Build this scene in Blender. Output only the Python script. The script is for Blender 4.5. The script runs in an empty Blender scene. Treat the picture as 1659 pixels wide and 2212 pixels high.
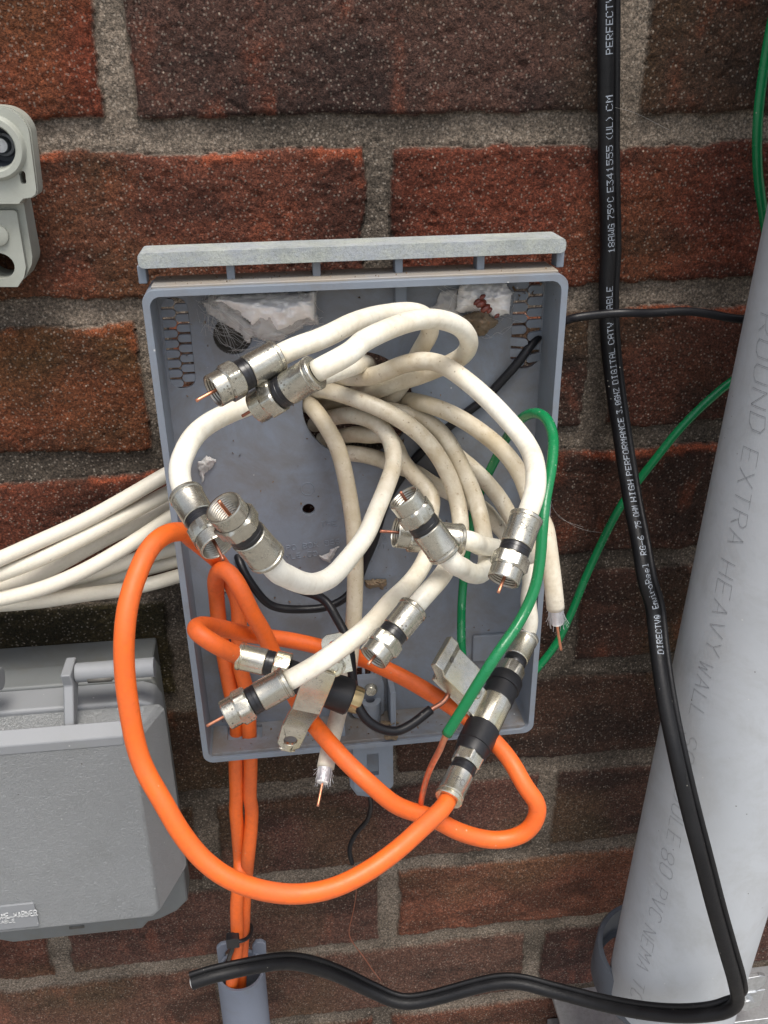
import bpy, bmesh, math, random
import numpy as np
from mathutils import Vector, Matrix
from mathutils.geometry import tessellate_polygon
random.seed(7)
rng = np.random.default_rng(7)
scene = bpy.context.scene
COL = scene.collection

# ------------------------------------------------------------------ camera
FPX, CX, CY, HC = 1926.0, 829.5, 1106.0, 0.397          # focal length and centre in a 1659 x 2212 frame, distance to the wall
def nrm(v):
    v = np.array(v, float); return v / np.linalg.norm(v)
_down = nrm([15, -3844, -FPX])
_r = np.array([17500.0, (FPX*FPX + 15*17500.0)/3844, -FPX]); _r = nrm(_r); _right = nrm(_r - _down*_r.dot(_down))
_up = -_down
_fwd = np.cross(_up, _right)
RWC = np.array([_right, _fwd, _up])                      # camera vector -> world vector
CAMP = np.array([0.0, -HC, 0.0])
cam_data = bpy.data.cameras.new('camera'); cam = bpy.data.objects.new('camera', cam_data); COL.objects.link(cam)
m4 = Matrix([list(RWC[i]) + [CAMP[i]] for i in range(3)] + [[0, 0, 0, 1]])
cam.matrix_world = m4
cam_data.sensor_fit = 'HORIZONTAL'; cam_data.sensor_width = 24.0; cam_data.lens = 24.0*FPX/1659.0
cam_data.clip_start = 0.005; cam_data.clip_end = 100
scene.camera = cam

# ------------------------------------------------------------------ light
SUN_EL, SUN_AZ = math.radians(68), math.radians(14)      # azimuth: right of the straight-out direction from the wall
world = bpy.data.worlds.new('World'); scene.world = world; world.use_nodes = True
nt = world.node_tree; bg = nt.nodes['Background']
sky = nt.nodes.new('ShaderNodeTexSky'); sky.sky_type = 'NISHITA'; sky.sun_disc = False
sky.sun_elevation = SUN_EL; sky.sun_rotation = math.radians(180) - SUN_AZ
sky.dust_density = 4.0; sky.air_density = 1.0
hs = nt.nodes.new('ShaderNodeHueSaturation'); hs.inputs['Saturation'].default_value = 0.55   # thin overcast
nt.links.new(sky.outputs[0], hs.inputs['Color']); nt.links.new(hs.outputs[0], bg.inputs[0]); bg.inputs[1].default_value = 0.125
sun_d = bpy.data.lights.new('sun', 'SUN'); sun_d.energy = 1.5; sun_d.angle = math.radians(24); sun_d.color = (1.0, 0.955, 0.88)
sun = bpy.data.objects.new('sun', sun_d); COL.objects.link(sun)
sdir = Vector((math.sin(SUN_AZ)*math.cos(SUN_EL), -math.cos(SUN_AZ)*math.cos(SUN_EL), math.sin(SUN_EL)))
sun.rotation_euler = sdir.to_track_quat('Z', 'Y').to_euler()
scene.view_settings.view_transform = 'Standard'; scene.view_settings.look = 'None'
scene.view_settings.exposure = 0.80; scene.view_settings.gamma = 1.0

# ------------------------------------------------------------------ measuring helpers
CROP = {'A': (500,900,.6028), 'B': (1300,900,.6028), 'C': (600,1700,.6028), 'D': (1300,1700,.6028), 'E': (700,2400,.5425),
        'F': (1400,2400,.5425), 'G': (0,1800,.5425), 'H': (0,2500,.5879), 'I': (600,3100,.6631), 'J': (2000,1000,.6329),
        'K': (2000,2400,.7378), 'L': (1100,1300,.42194), 'M': (1500,1500,.42194), 'N': (0,350,.3842), 'O': (1000,1850,.42194),
        'P': (2300,3500,.43641), 'Q': (1100,2400,.30139), 'R': (1600,2550,.33153), 'S': (1300,2750,.2261),
        'T': (0,0,.9114), 'U': (1512,0,.9114), 'Z': (0,0,1.8228)}
def px(k, x, y):
    a, b, s = CROP[k]; return (a + x*s)/1.8228, (b + y*s)/1.8228
def ray(x, y):
    return nrm(RWC @ np.array([(x-CX)/FPX, -(y-CY)/FPX, -1.0]))
def W(k, x, y, h):                                       # measured point at h millimetres in front of the wall
    x, y = px(k, x, y); r = ray(x, y); return CAMP + r*((HC - h/1000)/r[1])
def proj(p):
    c = RWC.T @ (np.array(p) - CAMP); return CX + FPX*c[0]/-c[2], CY - FPX*c[1]/-c[2]
def Ws(txt):                                             # 'L 10 20 30; 40 50 60; M ...' -> points
    out = []; k = None
    for t in txt.replace('\n', ' ').split(';'):
        w = t.split()
        if not w: continue
        if w[0].isalpha(): k = w[0]; w = w[1:]
        out.append(W(k, float(w[0]), float(w[1]), float(w[2])))
    return np.array(out)

# ------------------------------------------------------------------ object helpers
def tag(o, label=None, cat=None, group=None, kind=None):
    if label: o['label'] = label
    if cat: o['category'] = cat
    if group: o['group'] = group
    if kind: o['kind'] = kind
    return o
def empty(name, loc, label, cat, group=None):
    o = bpy.data.objects.new(name, None); COL.objects.link(o); o.location = tuple(loc); o.empty_display_size = 0.01
    return tag(o, label, cat, group)
def world_loc(o):
    v = Vector(o.location)
    while o.parent: o = o.parent; v = v + o.location
    return np.array(v)
def mk(name, geo, mat, parent=None, smooth=True, angle=None, origin=None, bevel=0, bseg=2):
    """geo = (verts in world space, faces)"""
    V, Fc = geo; V = np.array(V, float)
    o0 = world_loc(parent) if parent else (np.array(origin, float) if origin is not None else V.mean(0))
    me = bpy.data.meshes.new(name); me.from_pydata([tuple(v) for v in (V - o0)], [], [tuple(int(i) for i in f) for f in Fc])
    me.validate(); me.update()
    if smooth:
        me.polygons.foreach_set('use_smooth', [True]*len(me.polygons))
        if angle is not None: me.set_sharp_from_angle(angle=math.radians(angle))
    me.materials.append(mat)
    o = bpy.data.objects.new(name, me); COL.objects.link(o)
    if parent: o.parent = parent
    else: o.location = tuple(o0)
    if bevel:
        b = o.modifiers.new('bevel', 'BEVEL'); b.width = bevel; b.segments = bseg; b.limit_method = 'ANGLE'; b.angle_limit = math.radians(40)
        b.harden_normals = False
    return o
def merge(*gs):
    V = []; Fc = []; n = 0
    for v, f in gs:
        V.extend([tuple(a) for a in v]); Fc.extend([tuple(i+n for i in g) for g in f]); n += len(v)
    return V, Fc
def recalc(geo, merge_d=0):
    bm = bmesh.new(); vs = [bm.verts.new(tuple(v)) for v in geo[0]]
    for f in geo[1]:
        try: bm.faces.new([vs[i] for i in f])
        except ValueError: pass
    if merge_d: bmesh.ops.remove_doubles(bm, verts=bm.verts, dist=merge_d)
    bmesh.ops.recalc_face_normals(bm, faces=bm.faces)
    bm.verts.index_update()
    out = ([tuple(v.co) for v in bm.verts], [[v.index for v in f.verts] for f in bm.faces]); bm.free(); return out
def resample(P, step):
    P = np.array(P, float); d = np.r_[0, np.cumsum(np.linalg.norm(np.diff(P, axis=0), axis=1))]
    n = max(3, int(round(d[-1]/step))+1); s = np.linspace(0, d[-1], n)
    return np.stack([np.interp(s, d, P[:, i]) for i in range(3)], 1)
def spline(P, step=0.0015):
    P = np.array(P, float)
    Q = np.vstack([2*P[0]-P[1], P, 2*P[-1]-P[-2]]); out = []
    for i in range(1, len(Q)-2):
        p0, p1, p2, p3 = Q[i-1], Q[i], Q[i+1], Q[i+2]
        t0 = 0; t1 = t0+max(1e-6, np.linalg.norm(p1-p0))**.5; t2 = t1+max(1e-6, np.linalg.norm(p2-p1))**.5; t3 = t2+max(1e-6, np.linalg.norm(p3-p2))**.5
        n = 14
        for j in range(n):
            t = t1+(t2-t1)*j/n
            a1 = (t1-t)/(t1-t0)*p0+(t-t0)/(t1-t0)*p1; a2 = (t2-t)/(t2-t1)*p1+(t-t1)/(t2-t1)*p2; a3 = (t3-t)/(t3-t2)*p2+(t-t2)/(t3-t2)*p3
            b1 = (t2-t)/(t2-t0)*a1+(t-t0)/(t2-t0)*a2; b2 = (t3-t)/(t3-t1)*a2+(t-t1)/(t3-t1)*a3
            out.append((t2-t)/(t2-t1)*b1+(t-t1)/(t2-t1)*b2)
    out.append(P[-1])
    R = resample(out, step)
    K = R.copy()
    for _ in range(6): K[1:-1] = .25*K[:-2]+.5*K[1:-1]+.25*K[2:]
    return K
def frames(P, ref=None):
    T = np.gradient(P, axis=0); T /= np.linalg.norm(T, axis=1)[:, None]
    N = np.zeros_like(P)
    n = np.array(ref if ref is not None else (0, -1, .2), float); n -= T[0]*n.dot(T[0])
    if np.linalg.norm(n) < 1e-3: n = np.cross(T[0], (1, 0, .3))
    n = nrm(n); N[0] = n
    for i in range(1, len(P)):
        n = n - T[i]*n.dot(T[i]); n = n/np.linalg.norm(n); N[i] = n
    return T, N, np.cross(T, N)
def tube(P, r, seg=16, cap=True, lump=0.0):
    P = np.array(P); T, N, B = frames(P); n = len(P); r = np.broadcast_to(np.array(r, float), (n,)).copy()
    if lump:
        w = rng.normal(size=n); k = np.ones(9)/9; r = r*(1+lump*np.convolve(w, k, 'same'))
    a = np.arange(seg)*2*math.pi/seg
    V = (P[:, None] + r[:, None, None]*(np.cos(a)[None, :, None]*N[:, None]+np.sin(a)[None, :, None]*B[:, None])).reshape(-1, 3)
    F_ = [(i*seg+j, i*seg+(j+1) % seg, (i+1)*seg+(j+1) % seg, (i+1)*seg+j) for i in range(n-1) for j in range(seg)]
    V = [tuple(v) for v in V]
    if cap:
        F_.append(tuple(range(seg))[::-1]); F_.append(tuple((n-1)*seg+j for j in range(seg)))
    return V, F_
def axes(a, ref=(0, -1, 0)):
    a = nrm(a); e = np.array(ref, float); e = e - a*e.dot(a)
    if np.linalg.norm(e) < .05: e = np.array([1., 0, 0]); e = e-a*e.dot(a)
    e1 = nrm(e); return a, e1, np.cross(a, e1)
def lathe(O, a, prof, seg=40, ref=(0, -1, 0), closed=False, hexr=None, rot=0.0, flutes=0):
    """prof: (s, r) in mm along axis a from O; hexr: across-flats radius limiting r to a hexagon"""
    a, e1, e2 = axes(a, ref); O = np.array(O); V = []; F_ = []
    for s, r in prof:
        for j in range(seg):
            t = 2*math.pi*j/seg+rot; rr = r
            if hexr:
                th = ((t-rot+math.pi/6) % (math.pi/3))-math.pi/6; rr = min(r, hexr/math.cos(th))
            if flutes: rr = r*(1-0.045*(0.5+0.5*math.cos(flutes*t)))
            V.append(O+a*s/1000+(e1*math.cos(t)+e2*math.sin(t))*rr/1000)
    n = len(prof)
    for i in range(n-1):
        for j in range(seg): F_.append((i*seg+j, i*seg+(j+1) % seg, (i+1)*seg+(j+1) % seg, (i+1)*seg+j))
    if closed: F_.append(tuple(range(seg))[::-1]); F_.append(tuple((n-1)*seg+j for j in range(seg)))
    return V, F_
def extrude(outer, holes, w0, w1, fr):
    """2-D outline (u,v) with holes, thickness w0..w1, mapped through fr(u,v,w)"""
    loops = [list(outer)]+[list(h) for h in holes]
    tri = tessellate_polygon([[Vector((p[0], p[1], 0)) for p in l] for l in loops])
    flat = [p for l in loops for p in l]; n = len(flat)
    V = [fr(p[0], p[1], w0) for p in flat]+[fr(p[0], p[1], w1) for p in flat]; F_ = []
    for t in tri: F_.append(tuple(t)); F_.append(tuple(i+n for i in t)[::-1])
    b = 0
    for l in loops:
        m = len(l)
        for i in range(m): F_.append((b+i, b+(i+1) % m, b+n+(i+1) % m, b+n+i))
        b += m
    return recalc((V, F_))
def cut(geo, cutter):
    a = mk('tmp_a', geo, None_mat, smooth=False, origin=(0, 0, 0)); b = mk('tmp_b', cutter, None_mat, smooth=False, origin=(0, 0, 0))
    m = a.modifiers.new('b', 'BOOLEAN'); m.operation = 'DIFFERENCE'; m.solver = 'EXACT'; m.object = b
    dg = bpy.context.evaluated_depsgraph_get(); dg.update(); me = a.evaluated_get(dg).to_mesh()
    out = ([tuple(v.co) for v in me.vertices], [list(p.vertices) for p in me.polygons]); a.evaluated_get(dg).to_mesh_clear()
    bpy.data.objects.remove(a); bpy.data.objects.remove(b); return out
None_mat = bpy.data.materials.new('plain')
def rrect(u0, v0, u1, v1, r, n=5):
    out = []
    for cx, cy, a0 in ((u1-r, v1-r, 0), (u0+r, v1-r, 90), (u0+r, v0+r, 180), (u1-r, v0+r, 270)):
        for i in range(n+1):
            a = math.radians(a0+90*i/n); out.append((cx+r*math.cos(a), cy+r*math.sin(a)))
    return out
def circ(u, v, r, n=32, ry=None):
    return [(u+r*math.cos(2*math.pi*i/n), v+(ry or r)*math.sin(2*math.pi*i/n)) for i in range(n)]
def boxm(fr, u0, u1, v0, v1, w0, w1):
    V = [fr(u, v, w) for w in (w0, w1) for v in (v0, v1) for u in (u0, u1)]
    return recalc((V, [(0, 1, 3, 2), (4, 5, 7, 6), (0, 1, 5, 4), (2, 3, 7, 6), (0, 2, 6, 4), (1, 3, 7, 5)]))

# ------------------------------------------------------------------ numpy noise
def hsh(ix, iy, seed):
    n = (ix.astype(np.int64)*374761393+iy.astype(np.int64)*668265263+seed*982451653) & 0xffffffff
    n = ((n ^ (n >> 13))*1274126177) & 0xffffffff
    return ((n ^ (n >> 16)) & 0xffff)/65535.0
def vnoise(x, y, seed):
    ix = np.floor(x); iy = np.floor(y); fx = x-ix; fy = y-iy; fx = fx*fx*(3-2*fx); fy = fy*fy*(3-2*fy)
    a, b, c, d = hsh(ix, iy, seed), hsh(ix+1, iy, seed), hsh(ix, iy+1, seed), hsh(ix+1, iy+1, seed)
    return (a*(1-fx)+b*fx)*(1-fy)+(c*(1-fx)+d*fx)*fy
def fbm(x, y, s, seed, o=4, sy=None):
    sy = sy or s; v = 0; a = .5; t = 0
    for i in range(o):
        v = v+a*vnoise(x/s*(2.03**i)+17.3*i, y/sy*(2.03**i)+5.1*i, seed+i*31); t += a; a *= .55
    return v/t
def sstep(a, b, x):
    t = np.clip((x-a)/(b-a), 0, 1); return t*t*(3-2*t)

# ------------------------------------------------------------------ materials
class NT:
    def __init__(s, name):
        s.m = bpy.data.materials.new(name); s.m.use_nodes = True; s.t = s.m.node_tree; s.N = s.t.nodes; s.L = s.t.links
        s.b = s.N['Principled BSDF']; s.tc = s.N.new('ShaderNodeTexCoord').outputs['Object']
    def n(s, typ, **kw):
        o = s.N.new(typ)
        for k, v in kw.items():
            if k in o.inputs.keys():
                if hasattr(v, 'is_linked') or isinstance(v, bpy.types.NodeSocket): s.L.new(v, o.inputs[k])
                else: o.inputs[k].default_value = v
            else: setattr(o, k, v)
        return o
    def noise(s, scale, detail=4, rough=.6, vec=None, dist=0):
        o = s.n('ShaderNodeTexNoise', Scale=scale, Detail=detail, Roughness=rough, Distortion=dist); s.L.new(vec or s.tc, o.inputs['Vector']); return o.outputs['Fac']
    def voro(s, scale, feature='F1', out='Distance', rnd=1.0):
        o = s.n('ShaderNodeTexVoronoi', feature=feature, Scale=scale, Randomness=rnd); s.L.new(s.tc, o.inputs['Vector']); return o.outputs[out]
    def ramp(s, fac, pts, interp='LINEAR'):
        o = s.N.new('ShaderNodeValToRGB'); s.L.new(fac, o.inputs[0]); cr = o.color_ramp; cr.interpolation = interp
        while len(cr.elements) < len(pts): cr.elements.new(.5)
        for e, (p, c) in zip(cr.elements, pts):
            e.position = p; e.color = (c, c, c, 1) if isinstance(c, (int, float)) else tuple(c)+(1,)
        return o.outputs[0]
    def mix(s, fac, a, b, mode='MIX'):
        o = s.N.new('ShaderNodeMix'); o.data_type = 'RGBA'; o.blend_type = mode
        for sock, v in ((o.inputs[0], fac), (o.inputs[6], a), (o.inputs[7], b)):
            if isinstance(v, bpy.types.NodeSocket): s.L.new(v, sock)
            elif isinstance(v, (int, float)): sock.default_value = v
            else: sock.default_value = tuple(v)+(1,)
        return o.outputs[2]
    def math(s, op, a, b=0.0):
        o = s.N.new('ShaderNodeMath'); o.operation = op
        for i, v in enumerate((a, b)):
            if isinstance(v, bpy.types.NodeSocket): s.L.new(v, o.inputs[i])
            else: o.inputs[i].default_value = v
        return o.outputs[0]
    def bump(s, h, dist, strength=1.0, prev=None):
        o = s.n('ShaderNodeBump', Strength=strength, Distance=dist); s.L.new(h, o.inputs['Height'])
        if prev is not None: s.L.new(prev, o.inputs['Normal'])
        return o.outputs[0]
    def out(s, col=None, rough=None, normal=None, metal=None, spec=None, coat=None):
        for k, v in (('Base Color', col), ('Roughness', rough), ('Normal', normal), ('Metallic', metal), ('Specular IOR Level', spec), ('Coat Weight', coat)):
            if v is None: continue
            if isinstance(v, bpy.types.NodeSocket): s.L.new(v, s.b.inputs[k])
            else: s.b.inputs[k].default_value = tuple(v)+(1,) if isinstance(v, (tuple, list)) else v
        return s.m
def attr(s, name, out='Color'):
    o = s.N.new('ShaderNodeAttribute'); o.attribute_name = name; return o.outputs[out]

def cable_mat(name, base, stain, amount, rough=.38, speck=(.10, .06, .03), speckthr=.045, bumpd=.00012, tint=None):
    s = NT(name)
    f = s.ramp(s.noise(45, 5, .65), [(.5-amount*.25, 0.0), (.78-amount*.2, 1.0)])
    c = s.mix(s.math('MULTIPLY', f, min(.95, .25+amount)), base, stain)
    fine = s.ramp(s.noise(420, 3, .7), [(.46, 0), (.72, 1)])
    c = s.mix(s.math('MULTIPLY', fine, .12+.35*amount), c, tuple(x*.72 for x in stain))
    if tint is not None:
        c = s.mix(s.math('MULTIPLY', s.ramp(s.noise(160, 4, .8), [(.6, 0), (.68, .45)]), s.ramp(s.noise(38, 2), [(.5, 0), (.6, 1)])), c, tint)
    v = s.voro(210); m = s.math('MULTIPLY', s.ramp(v, [(speckthr, 1), (speckthr+.05, 0)]), s.ramp(s.noise(60, 2), [(.5, 0), (.62, 1)]))
    c = s.mix(s.math('MULTIPLY', m, .85), c, speck)
    if base[0] > .6 and base[1] > .5:
        gr = s.math('MULTIPLY', attr(s, 'grime', 'Fac'), s.ramp(s.noise(95, 5, .7), [(.3, .35), (.72, 1)])); c = s.mix(gr, c, (.44, .36, .235))
        sp2 = s.math('MULTIPLY', s.math('MULTIPLY', s.ramp(s.noise(340, 4, .8), [(.60, 0), (.68, 1)]), attr(s, 'grime', 'Fac')), .7); c = s.mix(sp2, c, (.26, .17, .09))
    nb = s.bump(s.noise(900, 3, .6), bumpd, .5)
    nb = s.bump(s.noise(70, 2, .5), .0006, .35, nb)
    r = s.math('ADD', s.math('MULTIPLY', f, .25), rough)
    return s.out(c, r, nb, spec=.5 if base[0] > .05 else .3)
WHITE = cable_mat('white_pvc_jacket', (.81, .78, .675), (.58, .48, .32), .34, .34)
WHITE_T = cable_mat('white_pvc_jacket_faded_print', (.79, .77, .69), (.60, .53, .40), .2, .38, tint=(.45, .70, .62))
DIRTY = cable_mat('dirty_ivory_jacket', (.70, .655, .55), (.46, .37, .24), .55, .5, speckthr=.07)
IVORY = cable_mat('cream_pvc_jacket', (.70, .655, .55), (.62, .56, .44), .15, .42, speckthr=.03)
ORANGE = cable_mat('orange_pvc_jacket', (.80, .135, .014), (.60, .115, .03), .45, .46, speck=(.55, .32, .2), speckthr=.05)
BLACK = cable_mat('black_pvc_jacket', (.008, .008, .010), (.016, .016, .018), .3, .33, speck=(.5, .48, .42), speckthr=.028)
BLACKR = cable_mat('black_pvc_jacket_worn', (.006, .006, .007), (.012, .012, .013), .3, .42, speck=(.5, .48, .42), speckthr=.03, bumpd=.0003)

def green_mat():
    s = NT('green_pvc_insulation')
    f = s.ramp(s.noise(70, 4), [(.55, 0), (.8, 1)])
    c = s.mix(s.math('MULTIPLY', f, .3), (.005, .17, .055), (.05, .24, .13))
    c = s.mix(s.math('MULTIPLY', s.ramp(s.voro(260), [(.05, 1), (.1, 0)]), .6), c, (.3, .36, .28))
    return s.out(c, s.math('ADD', s.math('MULTIPLY', f, .3), .24), s.bump(s.noise(220, 4, .7), .0005, .5))
GREEN = green_mat()
def metal(name, col, rough, spots=.5, spotcol=(.06, .05, .04), gold=None, bumpd=.00008, metallic=.92):
    s = NT(name)
    c = col
    n1 = s.noise(260, 5, .7)
    c = s.mix(s.ramp(n1, [(.35, 0), (.75, 1)]), col, tuple(x*.72 for x in col))
    if gold: c = s.mix(s.ramp(s.noise(60, 3), [(.45, 0), (.62, .8)]), c, gold)
    sp = s.ramp(s.voro(760), [(.20, 1), (.34, 0)]); msk = s.ramp(s.noise(190, 4, .6), [(.52, 0), (.60, 1)])
    f = s.math('MULTIPLY', s.math('MULTIPLY', sp, msk), spots)
    c = s.mix(f, c, spotcol)
    oxide = s.ramp(s.noise(130, 4, .7), [(.5, 0), (.7, spots)])
    c = s.mix(s.math('MULTIPLY', oxide, .6), c, (.30, .30, .25))
    met = s.math('SUBTRACT', metallic, s.math('MULTIPLY', s.math('ADD', f, s.math('MULTIPLY', oxide, .5)), .7))
    r = s.math('ADD', s.math('MULTIPLY', n1, .18), rough)
    return s.out(c, r, s.bump(s.noise(1500, 3, .7), bumpd, .6), met)
NICKEL = metal('dull_nickel', (.52, .495, .42), .16, .9)
NICKEL2 = metal('bright_nickel', (.70, .67, .58), .15, .4, gold=(.66, .60, .40))
THREAD = metal('nickel_thread', (.46, .43, .37), .22, .3)
COPPER = metal('copper', (.78, .34, .20), .3, .3, (.2, .07, .04))
COPPERD = metal('dark_copper', (.42, .17, .11), .38, .5, (.1, .04, .03))
ALU = metal('aluminium_braid', (.85, .85, .88), .3, .1, bumpd=.0006)
GALV = metal('galvanised_steel', (.62, .64, .66), .36, .3, (.3, .3, .3))
def simple(name, col, rough, metal=0, nscale=300, var=.25, bumpd=.0001):
    s = NT(name); n_ = s.noise(nscale, 4, .7)
    return s.out(s.mix(s.ramp(n_, [(.3, 0), (.75, 1)]), tuple(x*(1-var) for x in col), tuple(min(1, x*(1+var)) for x in col)), rough, s.bump(n_, bumpd, .6), metal)
RUBBER = simple('black_rubber', (.010, .010, .012), .45, nscale=500)
SEAL = simple('black_nylon', (.014, .014, .016), .28, nscale=500)
DIEL = simple('white_dielectric', (.75, .75, .72), .4)
INKW = simple('white_ink', (.36, .40, .46), .6, nscale=900, var=.5)
INKG = simple('grey_ink', (.27, .28, .29), .7, nscale=900, var=.45)
ETCH_SHADE = simple('etch_and_gap_shade', (.09, .085, .075), .6)
def plastic(name, base, dirt, dirtamt, speck=True, leather=False, lichen=False):
    s = NT(name)
    big = s.noise(14, 5, .6); c = s.mix(s.ramp(big, [(.3, 0), (.75, 1)]), base, tuple(x*.86 for x in base))
    d = s.ramp(s.noise(36, 6, .72, dist=.4), [(.62-dirtamt*.3, 0), (.86-dirtamt*.3, 1)])
    c = s.mix(s.math('MULTIPLY', d, .25+.6*dirtamt), c, dirt)
    nb = s.bump(s.noise(700, 4, .7), .0001, .5)
    if speck:
        v = s.ramp(s.voro(150), [(.035, 1), (.06, 0)]); k = s.ramp(s.noise(40, 2), [(.52, 0), (.6, 1)])
        c = s.mix(s.math('MULTIPLY', v, k), c, (.05, .035, .02))
        v = s.ramp(s.voro(90), [(.02, 1), (.045, 0)]); c = s.mix(s.math('MULTIPLY', v, .7), c, (.6, .6, .58))
    if lichen:
        l = s.ramp(s.noise(95, 6, .8), [(.42, 0), (.6, 1)]); c = s.mix(s.math('MULTIPLY', l, .55), c, (.46, .48, .41))
        l2 = s.ramp(s.noise(800, 4, .8), [(.5, 0), (.62, 1)]); c = s.mix(s.math('MULTIPLY', l2, .45), c, (.19, .20, .17))
        nb = s.bump(s.noise(650, 5, .8), .0007, .9)
    if leather:
        mp = s.N.new('ShaderNodeMapping'); s.L.new(s.tc, mp.inputs[0]); mp.inputs['Scale'].default_value = (1, 1, 2.6)
        w1 = s.noise(520, 4, .62, vec=mp.outputs[0], dist=.9); nb = s.bump(s.ramp(w1, [(.38, 0), (.5, 1), (.62, 0)]), .0007, .7)
    return s.out(c, .55 if not lichen else .85, nb)
BOXP = plastic('box_grey_plastic', (.195, .225, .268), (.15, .13, .11), .45)
BOXB = plastic('box_back_stained', (.188, .218, .264), (.13, .12, .11), .7)
BOXF = plastic('box_floor_dusty', (.195, .225, .268), (.13, .105, .08), .95)
SHELF = plastic('box_ledge_dusty', (.25, .25, .25), (.27, .23, .18), 1.0)
BARP = plastic('box_bar_weathered', (.37, .40, .43), (.22, .24, .17), .5, lichen=True)
LIDP = plastic('lid_grey_plastic', (.24, .25, .262), (.20, .21, .19), .3)
LIDL = plastic('lid_pebbled_plastic', (.30, .312, .318), (.20, .21, .20), .3, leather=True)
LIDD = plastic('lid_base_plastic', (.155, .165, .165), (.12, .11, .08), .5)
METERP = plastic('pale_grey_plastic', (.36, .375, .33), (.25, .255, .21), .6, speck=False)
CONDP = plastic('conduit_grey_plastic', (.155, .175, .22), (.12, .12, .11), .3)
PIPEP = plastic('pvc_pipe_grey', (.47, .495, .52), (.34, .345, .34), .5)
CLAMPD = plastic('dark_clamp', (.10, .115, .14), (.07, .07, .07), .4)

# brick: colour and joint mask come from the mesh, the grain from the nodes
def brick_mat():
    s = NT('brick_and_mortar')
    base = attr(s, 'tint'); mort = attr(s, 'mortar', 'Fac')
    g = s.noise(900, 5, .8)
    c = s.mix(s.ramp(g, [(.36, 0), (.50, .35), (.64, 1)]), s.mix(1.0, base, (.32, .32, .32), 'MULTIPLY'), s.mix(1.0, base, (2.1, 1.95, 1.85), 'MULTIPLY'))
    # pale sand grains: many in mortar, fewer on brick
    v = s.N.new('ShaderNodeTexVoronoi'); v.inputs['Scale'].default_value = 620; s.L.new(s.tc, v.inputs['Vector'])
    sel = s.ramp(s.noise(2.7e3, 0, .5, vec=v.outputs['Position']), [(.46, 0), (.50, 1)])
    grain = s.math('MULTIPLY', s.ramp(v.outputs['Distance'], [(.20, 1), (.36, 0)]), sel)
    c = s.mix(s.math('MULTIPLY', grain, s.math('ADD', s.math('MULTIPLY', mort, .16), .26)), c, (.46, .40, .33))
    v2 = s.N.new('ShaderNodeTexVoronoi'); v2.inputs['Scale'].default_value = 135; s.L.new(s.tc, v2.inputs['Vector'])
    grain2 = s.ramp(v2.outputs['Distance'], [(.035, 1), (.075, 0)])
    c = s.mix(s.math('MULTIPLY', grain2, .6), c, (.50, .41, .32))
    v3 = s.N.new('ShaderNodeTexVoronoi'); v3.inputs['Scale'].default_value = 900; s.L.new(s.tc, v3.inputs['Vector'])
    pit = s.ramp(v3.outputs['Distance'], [(.12, 0), (.4, 1)])
    nb = s.bump(s.noise(520, 6, .75), .0011, .8)
    nb = s.bump(pit, .0005, .5, nb)
    return s.out(c, .88, nb, spec=.25)
BRICK = brick_mat()

# ------------------------------------------------------------------ ground and wall
g_ = 30.0
gs = NT('pale_bounce_ground'); GR = gs.out(gs.mix(gs.ramp(gs.noise(6, 6, .7), [(.3, 0), (.7, 1)]), (.26, .25, .23), (.40, .385, .36)), .95, gs.bump(gs.noise(25, 6, .8), .02, .7))  # unseen ground, kept pale to bounce light onto metal and undersides
ground = mk('ground', ([(-g_, -g_, -1.05), (g_, -g_, -1.05), (g_, .4, -1.05), (-g_, .4, -1.05)], [(0, 1, 2, 3)]), GR, smooth=False)
tag(ground, kind='structure')

def axis_pts(a, b, fine, lo, hi):
    mid = np.arange(a, b+fine/2, fine); l = []; x = a; st = fine
    while x > lo: st = min(st*1.18, .03); x -= st; l.append(max(x, lo))
    r = []; x = mid[-1]; st = fine
    while x < hi: st = min(st*1.18, .03); x += st; r.append(min(x, hi))
    return np.array(l[::-1]+list(mid)+r)
XS = axis_pts(-.215, .36, .00085, -1.6, 1.7); ZS = axis_pts(-.69, .03, .00085, -1.1, .75)
X, Z = np.meshgrid(XS, ZS)
U, Vv = X*1000, Z*1000
dx = (fbm(U, Vv, 22, 3, 3)-.5)*5.0+(fbm(U, Vv, 3.2, 5, 2)-.5)*1.6
dz = (fbm(U, Vv, 26, 7, 3)-.5)*5.5+(fbm(U, Vv, 3.0, 9, 2)-.5)*1.6
u = U+dx; v = Vv+dz
q = (-25.0-v)/70.6
row = np.ceil(q).astype(int)                     # row 0 lies above joint 0
dj = np.abs(q-np.round(q))*70.6                  # distance to nearest bed joint centre
off = np.where(row % 2 == 0, -57.0, 48.0)+ (hsh(row.astype(float), row*0.0, 4)-.5)*7
qx = (u-off)/207.0
dv = np.abs(qx-np.round(qx))*207.0
brk = np.floor(qx).astype(int)
hb = 6.4+(fbm(U, Vv, 60, 15, 2)-.5)*2.5; hv = 6.9+(fbm(U, Vv, 40, 16, 2)-.5)*2.5
din = np.minimum(dj-hb, dv-hv)                   # >0 inside the brick
mort = 1-sstep(-.35, .35, din)
n1 = fbm(U, Vv, 5, 21, 4)-.5; n2 = fbm(U, Vv, 1.9, 22, 2)-.5; n3 = fbm(U, Vv, 30, 23, 3)-.5
brick_h = sstep(0, 2.2, din)*1.0+n1*1.25+n2*1.0+n3*1.5
pits = sstep(.70, .80, fbm(U, Vv, 4.0, 26, 2, sy=2.2)); brick_h = brick_h-.55*pits
mort_h = -2.1+n2*.95+(fbm(U, Vv, 14, 24, 3)-.5)*1.6-1.0*sstep(0, 6, -din)*.4-(0.9*(1-sstep(0, 1.1, -din)))
hgt = np.where(din > 0, np.maximum(brick_h, mort_h), mort_h)*(1-0)+0
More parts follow.
